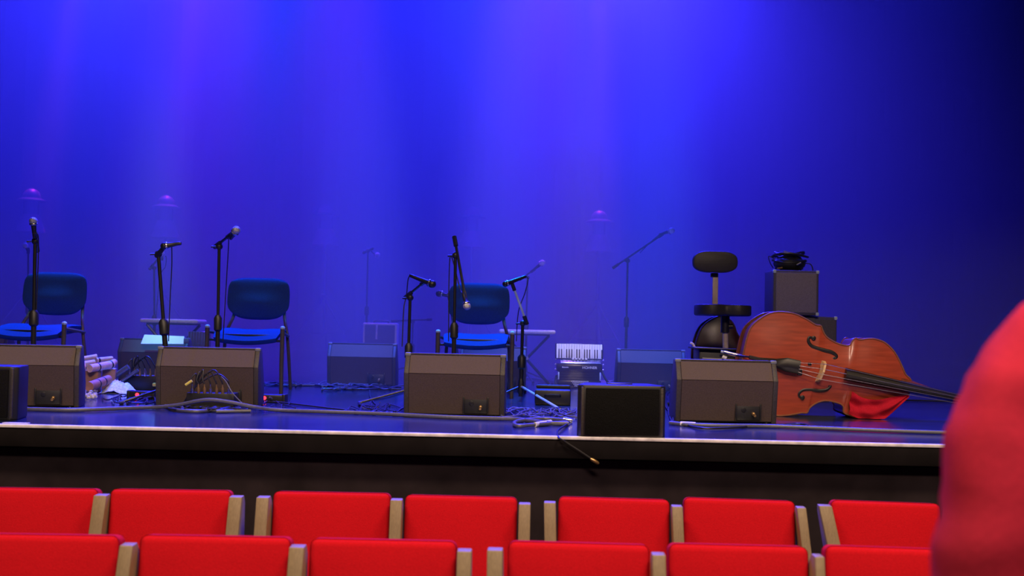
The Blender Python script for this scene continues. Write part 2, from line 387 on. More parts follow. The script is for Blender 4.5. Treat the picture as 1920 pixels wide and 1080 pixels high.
# ------------------------------------------------------------------ chairs
def chair(d, pxc, label, yaw=0):
    c = FX(pxc, d); t = thing('stacking_chair', label, 'chair', (c.x, d, ST), R(yaw), 'blue upholstered chairs on the stage')
    w = .265
    # seat cushion, saddle shaped
    def pad(nx, ny, fn, th):
        top = []; bot = []
        for j in range(ny+1):
            for i in range(nx+1):
                p = fn(i/nx*2-1, j/ny*2-1); top.append(p[0]); bot.append(p[1])
        N = len(top); vs = top+bot; fs = []
        ix = lambda i, j: j*(nx+1)+i
        for j in range(ny):
            for i in range(nx):
                q = [ix(i, j), ix(i+1, j), ix(i+1, j+1), ix(i, j+1)]; fs.append(q); fs.append([k+N for k in q][::-1])
        rim = [ix(i, 0) for i in range(nx)]+[ix(nx, j) for j in range(ny)]+[ix(i, ny) for i in range(nx, 0, -1)]+[ix(0, j) for j in range(ny, 0, -1)]
        for k in range(len(rim)):
            a, b = rim[k], rim[(k+1) % len(rim)]; fs.append([a, b, b+N, a+N][::-1])
        return MB().add(vs, fs)
    def seat_fn(u, v):
        e = (1-max(abs(u), abs(v))**6)
        x = u*.235*(1-.06*abs(v)**3); y = .235+v*.215*(1-.03*abs(u)**4)
        z = .450-.022*(1-u*u)-.058*max(0, -v)**2
        return Vector((x, y-.02*max(0, -v)**3, z+.024*e-.004)), Vector((x*.98, y, z-.022*e-.034))
    pad(16, 12, seat_fn, .05).build('seat', 'chair_fabric', t, angle=70)
    MB().box((0, .235, .405), (.42, .38, .018), .006).build('seat_pan', 'black_plastic', t)
    lean = math.tan(R(5))
    def back_fn(u, v):
        hw = .232*(1-.04*max(0, v)**2-.05*max(0, -v)**3)
        r = abs(u)**5*.030
        zc = .685; hh = .150
        z = zc+v*hh - (r if v > 0 else -r*1.5)*abs(v) - (.016*(1-u*u) if v < 0 else 0)*abs(v)
        x = u*hw*(1-.07*abs(v)**6)
        y = .47+(z-.5)*lean+.035*(1-u*u)
        e = 1-max(abs(u), abs(v))**6
        bul = .030*math.exp(-((v+.25)/.38)**2)*math.exp(-(u/.6)**2)
        return Vector((x, y-.022*e-bul-.003, z)), Vector((x, y+.022*e+.006, z))
    pad(20, 14, back_fn, .05).build('backrest', 'chair_fabric', t, angle=70)
    for s in (-1, 1):
        MB().tube([(s*w, .015, .455), (s*w, .012, .2), (s*(w+.004), .005, .0)], [.0165, .0155, .0145], 10).build('leg', 'chair_frame', t)
        MB().ball((s*w, .015, .462), .019, 10, 8, (1, 1, .8)).build('leg_cap', 'cap_plastic', t)
        up = spline([(s*(w-.02), .56, 0), (s*(w-.025), .47, .25), (s*(w-.04), .455, .42), (s*.190, .53, .55), (s*.185, .555, .68)], 5)
        MB().tube(up, .0125, 8).build('leg', 'chair_frame', t)
        MB().tube([(s*w, .015, .43), (s*(w-.03), .46, .40)], .011, 8).build('side_rail', 'chair_frame', t)
    MB().tube([(-w, .05, .37), (w, .05, .37)], .010, 8).build('front_rail', 'black_metal', t)
    return t
chair(7.70, 42, 'blue upholstered chair cut by the left edge of the picture')
chair(7.95, 455, 'blue upholstered chair left of centre, behind the monitor with the cable box', 2)
chair(7.98, 888, 'blue upholstered chair in the middle, behind a drooping microphone', -1)

# ------------------------------------------------------------------ microphones and stands
def mic(a, b, label, cable=None, r=.024, dark=False):
    """handle end a -> head end b"""
    a = Vector(a); b = Vector(b); L = (b-a).length
    t = thing('microphone', label, 'microphone', a)
    M = align((0, 0, 0), b-a)
    hl = L-2*r*.85
    MB().lathe([(.009, 0), (.011, .004), (.012, hl*.3), (.016, hl*.95), (.019, hl)], 14, M).build('handle', 'black_metal', t)
    MB().lathe([(r*.85, hl-.004), (r, hl+.002), (r, hl+.007), (r*.9, hl+.010)], 14, M).build('ring', 'chrome', t)
    MB().ball(M @ Vector((0, 0, L-r*.85)), r, 14, 10, (1, 1, .95)).build('head', 'black_metal' if dark else ('mic_grille_lit' if a.y > 9 else 'mic_grille'), t)
    if cable:
        MB().tube(spline([p-a for p in cable], 5), .0035, 6).build('cable', 'cable_dark', t)
    return t
def stand(base_px, d, top, label, boom=None, tripod=True, rt=.011, col='black_metal', legr=.30, clutch=None, group='microphone stands on the stage', feet=None):
    b = FX(base_px, d); t = thing('microphone_stand', label, 'stand', b, 0, group)
    top = Vector(top)-b; hub = top*.0+Vector((0, 0, .0))
    H = top.length; dirv = top.normalized()
    low = dirv*(.10); mid = dirv*(H*.52)
    if tripod:
        for k in range(3):
            a = R(20+120*k+base_px)
            foot = Vector((math.cos(a)*legr, math.sin(a)*legr, .012))
            if feet: foot = F(*feet[k])-b; foot.z = .012
            lg = MB().tube([low, foot], .008, 8).build('leg', 'cap_plastic' if feet and k == 0 else col, t)
            MB().tube([foot*.93+Vector((0, 0, .001)), foot], .012, 8).build('rubber_foot', 'black_plastic', lg)
        MB().lathe([(.02, -.05), (.024, -.02), (.022, .03), (.014, .06)], 12, align(low, low+dirv)).build('hub', 'black_plastic', t)
        MB().tube([dirv*.03, mid], rt*1.15, 10).build('lower_tube', col, t)
    else:
        MB().lathe([(.125, .001), (.125, .012), (.10, .022), (.03, .03), (.016, .05)], 24).build('round_base', col, t)
        MB().tube([dirv*.02, mid], rt*1.15, 10).build('lower_tube', col, t)
    MB().tube([mid-dirv*.02, top], rt*.8, 10).build('upper_tube', col, t)
    MB().lathe([(rt*1.2, -.06), (rt*2, -.05), (rt*2.1, .02), (rt*1.2, .04)], 12, align(mid, mid+dirv)).build('height_clutch', 'black_plastic', t)
    if boom:
        p, q = Vector(boom[0])-b, Vector(boom[1])-b
        MB().tube([p, q], .0085, 8).build('boom', boom[2] if len(boom) > 2 else col, t)
        sw = MB(); sw.ball(top, .022, 10, 8); sw.build('boom_swivel', 'black_plastic', t)
        dv = (q-p).normalized(); MB().tube([p-dv*.005, p+dv*.06], .014, 8).build('counterweight', 'black_plastic', t)
        MB().tube([top, top+Vector((-.045, -.02, -.005))], .006, 6).build('wing_knob', 'black_plastic', t)
        MB().tube([q-dv*.03, q+dv*.02], .013, 8).build('mic_clip', 'black_plastic', t)
    else:
        MB().lathe([(.014, -.03), (.016, 0), (.010, .03)], 10, align(top, top+dirv)).build('mic_clip', 'black_plastic', t)
    return t
# A far left
D = 6.9
stand(61, D, P(66, 452, D), 'black straight stand in front of the leftmost chair', (P(70, 470, D+.1), P(66, 440, D-.03)), rt=.014)
mic(P(65, 447, D-.03), P(62, 408, D-.06), 'vocal microphone pointing up at the far left', [P(65, 447, D-.03), P(71, 440, D), P(72, 470, D), P(69, 560, D), P(64, 650, D)], r=.025)
# A2 far behind
D = 10.6
stand(52, D, P(53, 470, D), 'distant thin stand behind the leftmost microphone')
mic(P(52, 470, D), P(46, 457, D-.08), 'distant pale-headed microphone behind the leftmost stand')
# B leaning
D = 6.75
stand(318, D, P(297, 476, D), 'leaning black stand with a sideways instrument microphone', (P(294, 480, D), P(308, 463, D-.04)), rt=.014)
mic(P(340, 456, D-.05), P(302, 462, D-.05), 'stubby blue-lit microphone lying sideways on the leaning stand', [P(322, 460, D-.05), P(322, 500, D), P(319, 560, D), P(316, 640, D)], r=.022, dark=True)
# B2
D = 10.2
stand(290, D, P(289, 502, D), 'distant thin stand behind the leaning stand', (P(281, 504, D), P(304, 476, D-.1)))
mic(P(304, 488, D-.1), P(303, 470, D-.15), 'distant lilac-lit microphone behind the leaning stand', [P(304, 488, D-.1), P(311, 480, D), P(310, 500, D), P(300, 520, D), P(292, 600, D)])
# C
D = 6.85
stand(406, D, P(411, 462, D), 'black stand in front of the second chair, short boom to the right', (P(403, 463, D+.02), P(431, 441, D-.08)), rt=.012)
mic(P(432, 448, D-.08), P(446, 427, D-.14), 'silver-headed vocal microphone above the second chair', [P(429, 445, D-.08), P(428, 470, D), P(425, 520, D+.05), P(418, 640, D+.05)], r=.026)
# D distant
D = 11.4
stand(685, D, P(690, 470, D), 'distant straight stand rising behind the upright case', (P(682, 474, D), P(697, 467, D-.1)))
mic(P(696, 470, D-.1), P(710, 480, D-.2), 'distant silver microphone above the upright case', r=.028)
# E
D = 7.0
stand(763, D, P(769, 558, D), 'black stand with a short rising boom left of the middle chair', (P(760, 558, D+.02), P(795, 529, D-.08)), rt=.012)
mic(P(768, 516, D-.08), P(816, 535, D-.12), 'dark-headed vocal microphone tilted down to the right', [P(769, 516, D-.08), P(765, 525, D-.06), P(762, 555, D), P(757, 580, D), P(754, 650, D)], r=.026, dark=True)
# F
D = 6.8
stand(849, D, P(854, 479, D), 'tall black stand standing in front of the middle chair', (P(852, 445, D+.03), P(872, 555, D-.12)), rt=.012)
mic(P(869, 550, D-.12), P(877, 580, D-.16), 'silver-headed microphone drooping before the middle chair', [P(869, 550, D-.12), P(862, 540, D), P(846, 480, D), P(842, 520, D), P(841, 640, D)], r=.024)
# G
D = 7.72
stand(976, D, P(980, 606, D), 'short stand with a cyan-lit steep boom right of the middle chair', (P(988, 607, D-.05), P(962, 537, D-.12), 'cap_plastic'), rt=.014, feet=((1050, 771), (920, 752), (985, 735)))
mic(P(986, 518, D-.1), P(943, 534, D-.14), 'black microphone lying level on the steep boom', [P(986, 518, D-.1), P(990, 525, D-.08), P(984, 550, D-.05), P(972, 585, D), P(968, 640, D)], r=.022, dark=True)
# H
D = 10.4
stand(984, D, P(989, 520, D), 'distant stand behind the steep-boom stand', (P(975, 524, D), P(1000, 507, D-.1)))
mic(P(998, 508, D-.1), P(1020, 490, D-.2), 'distant white-headed microphone pointing up to the right', r=.028)
# I
D = 10.0
stand(1172, D, P(1177, 489, D), 'distant stand with a long boom rising to the right', (P(1150, 502, D+.05), P(1240, 441, D-.2)))
mic(P(1236, 440, D-.2), P(1264, 431, D-.28), 'distant microphone at the end of the long boom', [P(1236, 440, D-.2), P(1222, 452, D), P(1200, 474, D)], r=.028)
# J
D = 11.3
stand(772, D, P(774, 603, D), 'distant low stand with a level boom above the upright case', (P(735, 602, D), P(806, 599, D-.1)))
# K behind the middle chair
D = 9.4
stand(866, D, P(842, 556, D), 'distant stand hidden behind the middle chair')
mic(P(850, 557, D), P(818, 549, D), 'fat blue-lit microphone peeking out behind the middle chair', r=.030, dark=True)

# ------------------------------------------------------------------ lanterns on tripods at the back
def lantern(px_, py_top, d, label):
    tp = P(px_, py_top, d); b = FX(px_-6, d)
    b.x = tp.x
    t = thing('tripod_lantern', label, 'lamp', b, 0, 'lanterns on tripods at the back of the stage'); H = tp.z-ST
    hub = H*.40
    for k in range(3):
        a = R(-90+60+120*k+px_*.2); lg = MB().tube([(0, 0, hub), (math.cos(a)*.62, math.sin(a)*.62, .015)], .011, 8).build('leg', 'lamp_metal', t)
        MB().tube([(0, 0, hub*.4), (math.cos(a)*.36, math.sin(a)*.36, hub*.44)], .006, 6).build('brace', 'lamp_metal', lg)
    MB().lathe([(.03, -.05), (.045, -.02), (.045, .03), (.025, .05)], 12, Matrix.Translation((0, 0, hub))).build('collar', 'lamp_metal', t)
    MB().tube([(0, 0, hub*.35), (0, 0, H-.55)], .018, 10).build('pole', 'lamp_metal', t)
    MB().lathe([(.115, H-.13), (.118, H-.115), (.105, H-.06), (.075, H-.02), (.03, H), (.0, H+.002)], 24).build('dome', 'lamp_copper', t)
    MB().lathe([(.18, H-.165), (.20, H-.160), (.12, H-.125), (.05, H-.12)], 24).build('brim', 'lamp_metal', t)
    MB().lathe([(.085, H-.36), (.085, H-.16)], 20).build('glass', 'lamp_glass', t)
    for k in range(4):
        a = R(45+90*k); MB().tube([(math.cos(a)*.10, math.sin(a)*.10, H-.16), (math.cos(a)*.10, math.sin(a)*.10, H-.37)], .006, 6).build('guard_bar', 'lamp_metal', t)
    MB().lathe([(.105, H-.37), (.11, H-.35), (.19, H-.58), (.185, H-.585), (.03, H-.56)], 24).build('skirt', 'lamp_copper', t)
lantern(60, 354, 15.0, 'haze-veiled lantern on a tripod, farthest left')
lantern(312, 367, 15.4, 'haze-veiled lantern on a tripod above the leaning microphone stand')
lantern(612, 384, 16.0, 'haze-veiled lantern on a tripod right of the second chair')
lantern(886, 388, 16.0, 'haze-veiled lantern on a tripod above the middle chair')
lantern(1124, 395, 15.8, 'haze-veiled lantern on a tripod, farthest right, beside the long boom')

# ------------------------------------------------------------------ benches with crossed legs
def bench(pxl, pxr, py, d, label, mirror=1):
    a = P(pxl, py, d); b = P(pxr, py+ (pxr-pxl)*.0218, d); c = (a+b)/2; w = b.x-a.x; H = c.z-ST
    t = thing('folding_bench', label, 'bench', (c.x, d, ST), 0, 'folding benches with crossed legs')
    MB().box((0, .0, H-.014), (w, .30, .036), .016, None, 3).build('cushion', 'bench_pad', t)
    MB().box((0, .0, H-.038), (w*.8, .24, .014), .003).build('seat_board', 'black_plastic', t)
    for s, yo in ((1, -.10), (-1, .10), ):
        MB().tube([(-s*w*.40, yo, H-.045), (s*w*.42, yo, .012)], .013, 8).build('leg', 'black_metal', t)
        MB().tube([(s*w*.42, yo*2.2, .014), (s*w*.42, -yo*2.2, .014)], .013, 8).build('foot_bar', 'black_metal', t)
    MB().tube([(0, -.12, H*.5), (0, .12, H*.5)], .016, 8).build('pivot', 'chrome', t)
bench(272, 380, 598, 9.7, 'lilac-topped folding bench behind the leaning microphone stand')
bench(936, 1041, 618, 9.8, 'lilac-topped folding bench right of the middle chair')

# ------------------------------------------------------------------ upright case, amplifiers
def cabinet(name, label, cat, pxl, pxr, d, H, z0, depth, body, face, corners=True, group=None):
    a = FX(pxl, d); b = FX(pxr, d); c = (a+b)/2; w = b.x-a.x
    t = thing(name, label, cat, (c.x, d, ST+z0), 0, group)
    MB().box((0, depth/2, H/2), (w, depth, H), .014, None, 3).build('cabinet', body, t)
    MB().box((0, -.002, H/2), (w-.04, .012, H-.04), .004).build('front_panel', face, t)
    if corners:
        for sx in (-1, 1):
            for z in (.012, H-.012): MB().box((sx*(w/2-.010), .012, z), (.026, .030, .028), .006).build('corner', 'cap_plastic', t)
    h = MB().tube(spline([(-.07, depth/2, H-.002), (-.06, depth/2, H+.02), (.06, depth/2, H+.02), (.07, depth/2, H-.002)], 4), .007, 6).build('handle', 'black_plastic', t)
    return t
cs = cabinet('upright_case', 'dark upright case with lilac-lit rim, behind a rear floor monitor', 'case', 678, 742, 11.0, .52, 0, .2, 'bench_pad', 'amp_tolex', False)
MB().tube([(-.03, -.012, .50), (-.03, -.014, .36)], .010, 6).build('strap', 'bench_pad', cs)
low = cabinet('bass_cabinet', 'dark lower loudspeaker cabinet behind the double bass', 'amplifier', 1452, 1568, 8.6, .64, 0, .36, 'amp_tolex', 'amp_tolex')
top = cabinet('bass_amplifier', 'grey-fronted amplifier standing on the lower cabinet', 'amplifier', 1447, 1533, 8.55, .345, .643, .30, 'amp_tolex', 'amp_grille')
# cable heap on the amplifier
c = P(1489, 506, 8.55); hp = thing('cable_heap', 'heap of coiled black cable and bag on top of the amplifier', 'cable', (c.x, 8.70, ST+.643+.347))
MB().ball((0, 0, .055), .11, 16, 10, (1.15, .8, .55)).build('bag', 'black_plastic', hp)
for k in range(9):
    r0 = .07+.05*random.random(); zc = .03+.013*k; ph = random.random()*6
    pts = [(math.cos(a*.5236+ph)*r0*1.15+random.uniform(-.006, .006), math.sin(a*.5236+ph)*r0*.8, zc+.012*math.sin(a*.5236*2+ph)) for a in range(12)]
    MB().tube(pts, .009, 6, True).build('coil', 'cable_dark', hp)
MB().box((.0, -.02, .135), (.12, .05, .025), .01, Matrix.Rotation(R(8), 4, 'Y')).build('strap', 'cable_grey', hp)
MB().lathe([(.007, 0), (.007, .04)], 8, Matrix.Translation((.03, -.10, .04)) @ Matrix.Rotation(R(60), 4, 'Y')).build('plug', 'chrome', hp)
MB().lathe([(.007, 0), (.007, .04)], 8, Matrix.Translation((-.11, -.07, .012)) @ Matrix.Rotation(R(80), 4, 'Y')).build('plug', 'brass', hp)
MB().tube(spline([(.11, 0, .06), (.17, 0, .05), (.19, .0, -.05), (.20, .02, -.30)], 6), .004, 6).build('loose_end', 'cable_dark', hp)
MB().tube(spline([(-.10, 0, .08), (-.16, 0, .11), (-.15, .0, .06), (-.12, .02, .02)], 6), .004, 6).build('loose_end', 'cable_dark', hp)

# ------------------------------------------------------------------ double bass (lying on its side, belly to the audience)
TOPL = [(1393, 690), (1393, 668), (1403, 625), (1415, 606), (1438, 590), (1459, 585), (1488, 588), (1511, 598), (1529, 609), (1539, 611), (1542, 618), (1549, 631), (1564, 641), (1580, 647), (1593, 647), (1598, 640), (1604, 634), (1612, 637), (1628, 635), (1642, 636), (1660, 643), (1677, 660), (1689, 682), (1698, 702), (1708, 713)]
BOTL = [(1706, 736), (1694, 746), (1672, 766), (1656, 780), (1640, 785), (1616, 785), (1594, 779), (1582, 773), (1582, 764), (1577, 758), (1566, 754), (1547, 751), (1530, 756), (1518, 765), (1513, 774), (1503, 774), (1480, 778), (1455, 779), (1430, 771), (1410, 752), (1398, 722)]
def string_instrument(name, label, d, outline, wood, rib, depth, axis, conv, cloth=None, detail=True):
    """outline: list of (px,py) -> conv gives world point in the plane y=d; belly towards -y"""
    base = FX(sum(p[0] for p in outline)/len(outline), d)
    pts = [conv(*p)-base for p in outline]
    t = thing(name, label, 'instrument', base)
    # subdivide outline smoothly (keeps corners)
    n = len(pts); loop = []
    for i in range(n):
        p0, p1, p2, p3 = pts[i-1], pts[i], pts[(i+1) % n], pts[(i+2) % n]
        for k in range(3):
            u = k/3; loop.append(.5*((2*p1)+(p2-p0)*u+(2*p0-5*p1+4*p2-p3)*u*u+(3*p1-p0-3*p2+p3)*u**3))
    cen = sum(loop, Vector())/len(loop); N = len(loop)
    A0, A1 = conv(*axis[0])-base, conv(*axis[1])-base; ax = (A1-A0).normalized(); pr = Vector((-ax.z, 0, ax.x))
    def spine(p):     # nearest point on inner part of the axis
        u = (p-A0).dot(ax); L = (A1-A0).length; u = max(.26*L, min(.70*L, u)); return A0+ax*u
    def plate(y0, bulge, flip):
        vs = []; fs = []; K = 8
        for k in range(K+1):
            s = k/K
            for p in loop:
                q = p.lerp(spine(p), s); vs.append((q.x, y0+flip*bulge*(math.sin(min(1, s*1.15)*math.pi/2)**1.3), q.z))
        for k in range(K):
            for i in range(N): fs.append([k*N+i, k*N+(i+1) % N, (k+1)*N+(i+1) % N, (k+1)*N+i])
        return MB().add(vs, fs)
    plate(0, .030, -1).build('belly', wood, t, angle=80)
    plate(depth, .025, 1).build('back_plate', rib, t, angle=80)
    vs = []; fs = []
    for p in loop:
        q = cen+(p-cen)*.975; vs += [(q.x, .004, q.z), (q.x, depth-.004, q.z)]
    for i in range(N): j = (i+1) % N; fs.append([2*i, 2*j, 2*j+1, 2*i+1])
    MB().add(vs, fs).build('ribs', rib, t, angle=80)
    MB().tube([Vector((p.x, .0, p.z)) for p in loop], .0055, 6, True).build('edge_binding', 'purfling' if detail else rib, t)
    MB().tube([Vector((p.x, depth, p.z)) for p in loop], .0055, 6, True).build('edge_binding', rib, t)
    if not detail: return t
    def L(px_, py_, y=0): q = conv(px_, py_)-base; return Vector((q.x, y, q.z))
    # f-holes: thick S ribbons
    def fhole(pl, ends, r):
        m = MB(); c = spline([L(*q, -.0215) for q in pl], 6)
        rad = [r*(.35+.65*math.sin(math.pi*i/(len(c)-1))) for i in range(len(c))]
        m.tube(c, rad, 8)
        for e, er in ends: m.ball(L(*e, -.0205), er, 12, 8, (1, .5, 1))
        for v in m.v: v.y = -.021+(v.y+.021)*.5
        m.build('f_hole', 'ebony', t)
    fhole([(1523, 634), (1516, 632), (1514, 639), (1519, 648), (1530, 653), (1545, 657), (1557, 660), (1566, 666), (1566, 671), (1561, 674)], [((1524, 634), .014), ((1562, 673), .014)], .012)
    fhole([(1503, 744), (1497, 743), (1497, 737), (1504, 731), (1518, 730), (1532, 732), (1546, 731), (1554, 726), (1556, 721), (1552, 721)], [((1503, 745), .014), ((1553, 722), .012)], .010)
    # tailpiece
    tl = MB(); c = [L(1402, 669, -.045), L(1420, 674, -.055), L(1450, 680, -.065), L(1470, 683, -.07), L(1494, 688, -.075)]; hw = [.012, .014, .026, .042, .040]
    vs = []; fs = []
    for q, h in zip(c, hw):
        for s, dy in ((-1, .006), (-.6, -.006), (.6, -.006), (1, .006), (0, .016)): vs.append(q+pr*h*s+Vector((0, dy, 0)))
    for i in range(len(c)-1):
        for k in range(5): fs.append([i*5+k, i*5+(k+1) % 5, (i+1)*5+(k+1) % 5, (i+1)*5+k])
    fs += [[0, 1, 2, 3, 4], [20, 21, 22, 23, 24]]
    tl.add(vs, fs).build('tailpiece', 'ebony', t)
    MB().tube([L(1402, 669, -.045), L(1393, 668, -.012), L(1385, 667, .06)], .006, 6).build('tail_wire', 'black_metal', t)
    MB().tube([L(1395, 668, .08), L(1362, 660, .08)], .009, 8).build('endpin', 'chrome', t)
    # bridge
    b0, b1 = L(1542, 676), L(1529, 716)
    br = MB(); bv = (b1-b0)
    for y0, k0, y1, k1 in ((-.022, .0, -.10, .12),):
        vv = []
        for thick in (-.012, .012):
            o = ax*thick
            vv += [b0+bv*0.0+o+Vector((0, -.024, 0)), b0+bv*.22+o+Vector((0, -.024, 0)), b0+bv*.34+o+Vector((0, -.05, 0)), b0+bv*.66+o+Vector((0, -.05, 0)), b0+bv*.78+o+Vector((0, -.024, 0)), b1+o+Vector((0, -.024, 0)),
                   b0+bv*.88+o*.5+Vector((0, -.085, 0)), b0+bv*.5+o*.5+Vector((0, -.105, 0)), b0+bv*.12+o*.5+Vector((0, -.090, 0))]
        f1 = list(range(9)); br.add(vv, [f1, [i+9 for i in f1][::-1]]+[[i, (i+1) % 9, (i+1) % 9+9, i+9] for i in range(9)])
    br.build('bridge', 'maple', t, smooth=False)
    MB().box(L(1497, 697, -.03)+Vector((0, 0, 0)), (.03, .02, .04), .006).build('pickup', 'black_plastic', t)
    MB().box(L(1512, 682, -.075), (.022, .014, .020), .005).build('string_damper', 'black_plastic', t)
    # fingerboard and neck
    f0a, f0b, f1a, f1b = L(1580, 689), L(1577, 712), L(1880, 758), L(1880, 772)
    fb = MB(); vs = []
    for (p, q, y) in ((f0a, f0b, -.085), (f1a, f1b, -.05)):
        m_ = (p+q)/2
        vs += [p+Vector((0, y+.012, 0)), p.lerp(q, .25)+Vector((0, y-.006, 0)), m_+Vector((0, y-.012, 0)), p.lerp(q, .75)+Vector((0, y-.006, 0)), q+Vector((0, y+.012, 0)), q+Vector((0, y+.03, 0)), p+Vector((0, y+.03, 0))]
    fb.add(vs, [list(range(7)), list(range(13, 6, -1))]+[[i, (i+1) % 7, (i+1) % 7+7, i+7] for i in range(7)]).build('fingerboard', 'ebony', t)
    nk = MB().tube([L(1690, 722, .02), L(1712, 726, .0), L(1760, 740, -.015), L(1850, 760, -.015), L(1882, 767, -.01)], [.05, .036, .024, .022, .024], 12); nk.build('neck', rib, t)
    sc = spline([L(1880, 766, -.01), L(1930, 778, -.005), L(1975, 788, -.01), L(1995, 790, -.05), L(1985, 786, -.085), L(1965, 783, -.07), L(1968, 784, -.045)], 5)
    MB().tube(sc, [.026+.006*math.sin(i*.4) for i in range(len(sc))], 10).build('scroll', rib, t)
    for k in range(4):
        s = 1 if k % 2 else -1; q = L(1905+18*k, 772+4*k, -.005)
        pg = MB().tube([q, q+pr*s*.075], .006, 8).build('tuning_peg', 'chrome', t)
        MB().box(q+pr*s*.085, (.012, .008, .03), .004).build('key', 'chrome', pg)
    for k in range(4):
        w = .15+.7*k/3
        s0 = L(1492, 688, -.080)+pr*.028*(1-2*k/3); s1 = b0.lerp(b1, w)+Vector((0, -.098 if k in (1, 2) else -.092, 0)); s2 = f1a.lerp(f1b, .1+.8*k/3)+Vector((0, -.066, 0)); s3 = L(1905+18*k, 772+4*k, -.02)
        MB().tube([s0, s1, s2, s3], .0018, 5).build('string', 'string_metal', t)
    return t
DB = 6.78
bass = string_instrument('double_bass', 'orange-brown double bass lying on its side behind a floor monitor', DB, TOPL+BOTL, 'bass_wood', 'bass_rib', .20, ((1395, 668), (1707, 726)), lambda x, y: P(x, y, DB))
# red cloth tucked under the fingerboard, hanging over the lower upper bout
base = FX(1640, DB); m = MB(); nx, ny = 26, 16; vs = []; fs = []
tops = spline([P(1593, 733, DB), P(1610, 744, DB), P(1635, 748, DB), P(1665, 744, DB), P(1698, 739, DB)], 7)
bots = spline([P(1586, 775, DB), P(1606, 784, DB), P(1632, 787.5, DB), P(1656, 782, DB), P(1699, 742, DB)], 7)
def lookup(c, u): i = u*(len(c)-1); k = min(int(i), len(c)-2); return c[k].lerp(c[k+1], i-k)
for layer in (0, 1):
    for j in range(ny+1):
        for i in range(nx+1):
            u = i/nx; v = j/ny; p = lookup(tops, u).lerp(lookup(bots, u), v)-base
            fold = .022*math.sin(v*9+u*5.0)*math.sin(math.pi*v)*(1-.4*u)+.012*math.sin(u*14-v*6)
            p.y = -.052-.02*math.sin(math.pi*u)-fold*.8+layer*.004; p.z = max(p.z, .004); vs.append(p)
N = (nx+1)*(ny+1)
for j in range(ny):
    for i in range(nx):
        q = [j*(nx+1)+i, j*(nx+1)+i+1, (j+1)*(nx+1)+i+1, (j+1)*(nx+1)+i]; fs.append(q); fs.append([k+N for k in q][::-1])
cl = m.add(vs, fs).build('cloth', 'red_cloth'); cl.location = base
tag(cl, 'folded red cloth tucked under the strings of the double bass', 'cloth')
# second instrument, dark, behind the stool
D2B = 8.3
def conv2(x, y): return P(x, y, D2B)
OUT2 = [(1303, 668), (1306, 642), (1316, 615), (1332, 600), (1350, 593), (1366, 598), (1374, 606), (1378, 614), (1381, 623), (1387, 633), (1396, 640), (1404, 636), (1412, 622), (1428, 615), (1448, 622), (1462, 640), (1468, 662), (1466, 684), (1452, 712), (1432, 726), (1412, 726), (1402, 712), (1392, 708), (1382, 714), (1376, 730), (1362, 744), (1340, 748), (1318, 732), (1306, 700)]
string_instrument('cello', 'dark string instrument lying on its side behind the tall stool', D2B, OUT2, 'bass_dark', 'bass_dark', .16, ((1303, 665), (1467, 664)), conv2, detail=False)

# ------------------------------------------------------------------ tall stool with backrest
D = 7.55
c = FX(1361, D); st = thing('tall_stool', 'tall black stool with an oval backrest beside the double bass', 'stool', c)
def LP(x, y, dy=0): q = P(x, y, D)-c; return Vector((q.x, dy, q.z))
# oval backrest, slightly waisted
p0 = LP(1341, 491, -.02); hw = LP(1383, 491).x-LP(1341, 491).x; hh = LP(1341, 470).z-LP(1341, 491).z
poly = []
for k in range(40):
    a = 2*math.pi*k/40; ca, sa = math.cos(a), math.sin(a)
    x = hw*(abs(ca)**.75)*(1 if ca > 0 else -1); z = hh*(abs(sa)**.75)*(1 if sa > 0 else -1)*(1-.05*math.exp(-(x/.06)**2))
    poly.append((x, z))
Mxz = Matrix.Translation(p0) @ Matrix(((1, 0, 0, 0), (0, 0, 1, 0), (0, 1, 0, 0), (0, 0, 0, 1)))
MB().prism(poly, .06, Mxz, .012).build('backrest', 'stool_vinyl', st)
MB().box((LP(1344, 542, .06)), (.038, .016, (LP(1344, 512).z-LP(1344, 574).z)), .004).build('back_post', 'post_wood', st)
MB().box(LP(1342, 515, .055), (.05, .02, .03), .005).build('post_bracket', 'black_metal', st)
sz = LP(1354, 582).z; sw = LP(1406, 582).x-LP(1303, 582).x; sx = LP(1354.5, 582).x
poly = []
for k in range(48):
    a = 2*math.pi*k/48; ca, sa = math.cos(a), math.sin(a)
    x = sw/2*(abs(ca)**.6)*(1 if ca > 0 else -1); y = .17*(abs(sa)**.7)*(1 if sa > 0 else -1)
    if sa < 0: y += .04*math.exp(-(x/.05)**2)
    poly.append((x, y))
MB().prism(poly, .075, Matrix.Translation((sx, 0, sz-.037)), .014).build('seat', 'stool_vinyl', st)
MB().tube([(sx+.02, 0, sz-.03), (sx+.02, 0, sz-.15)], .030, 14).build('column', 'black_metal', st)
MB().tube([(sx+.02, 0, sz-.12), (0, 0, .16)], .019, 14).build('post', 'post_wood', st)
MB().tube([(sx+.02, 0, sz-.11), (sx+.07, -.01, sz-.105)], .016, 10).build('clamp_knob', 'black_plastic', st)
for k in range(4):
    a = R(45+90*k); MB().tube([(0, 0, .17), (math.cos(a)*.25, math.sin(a)*.25, .012)], .012, 8).build('leg', 'black_metal', st)
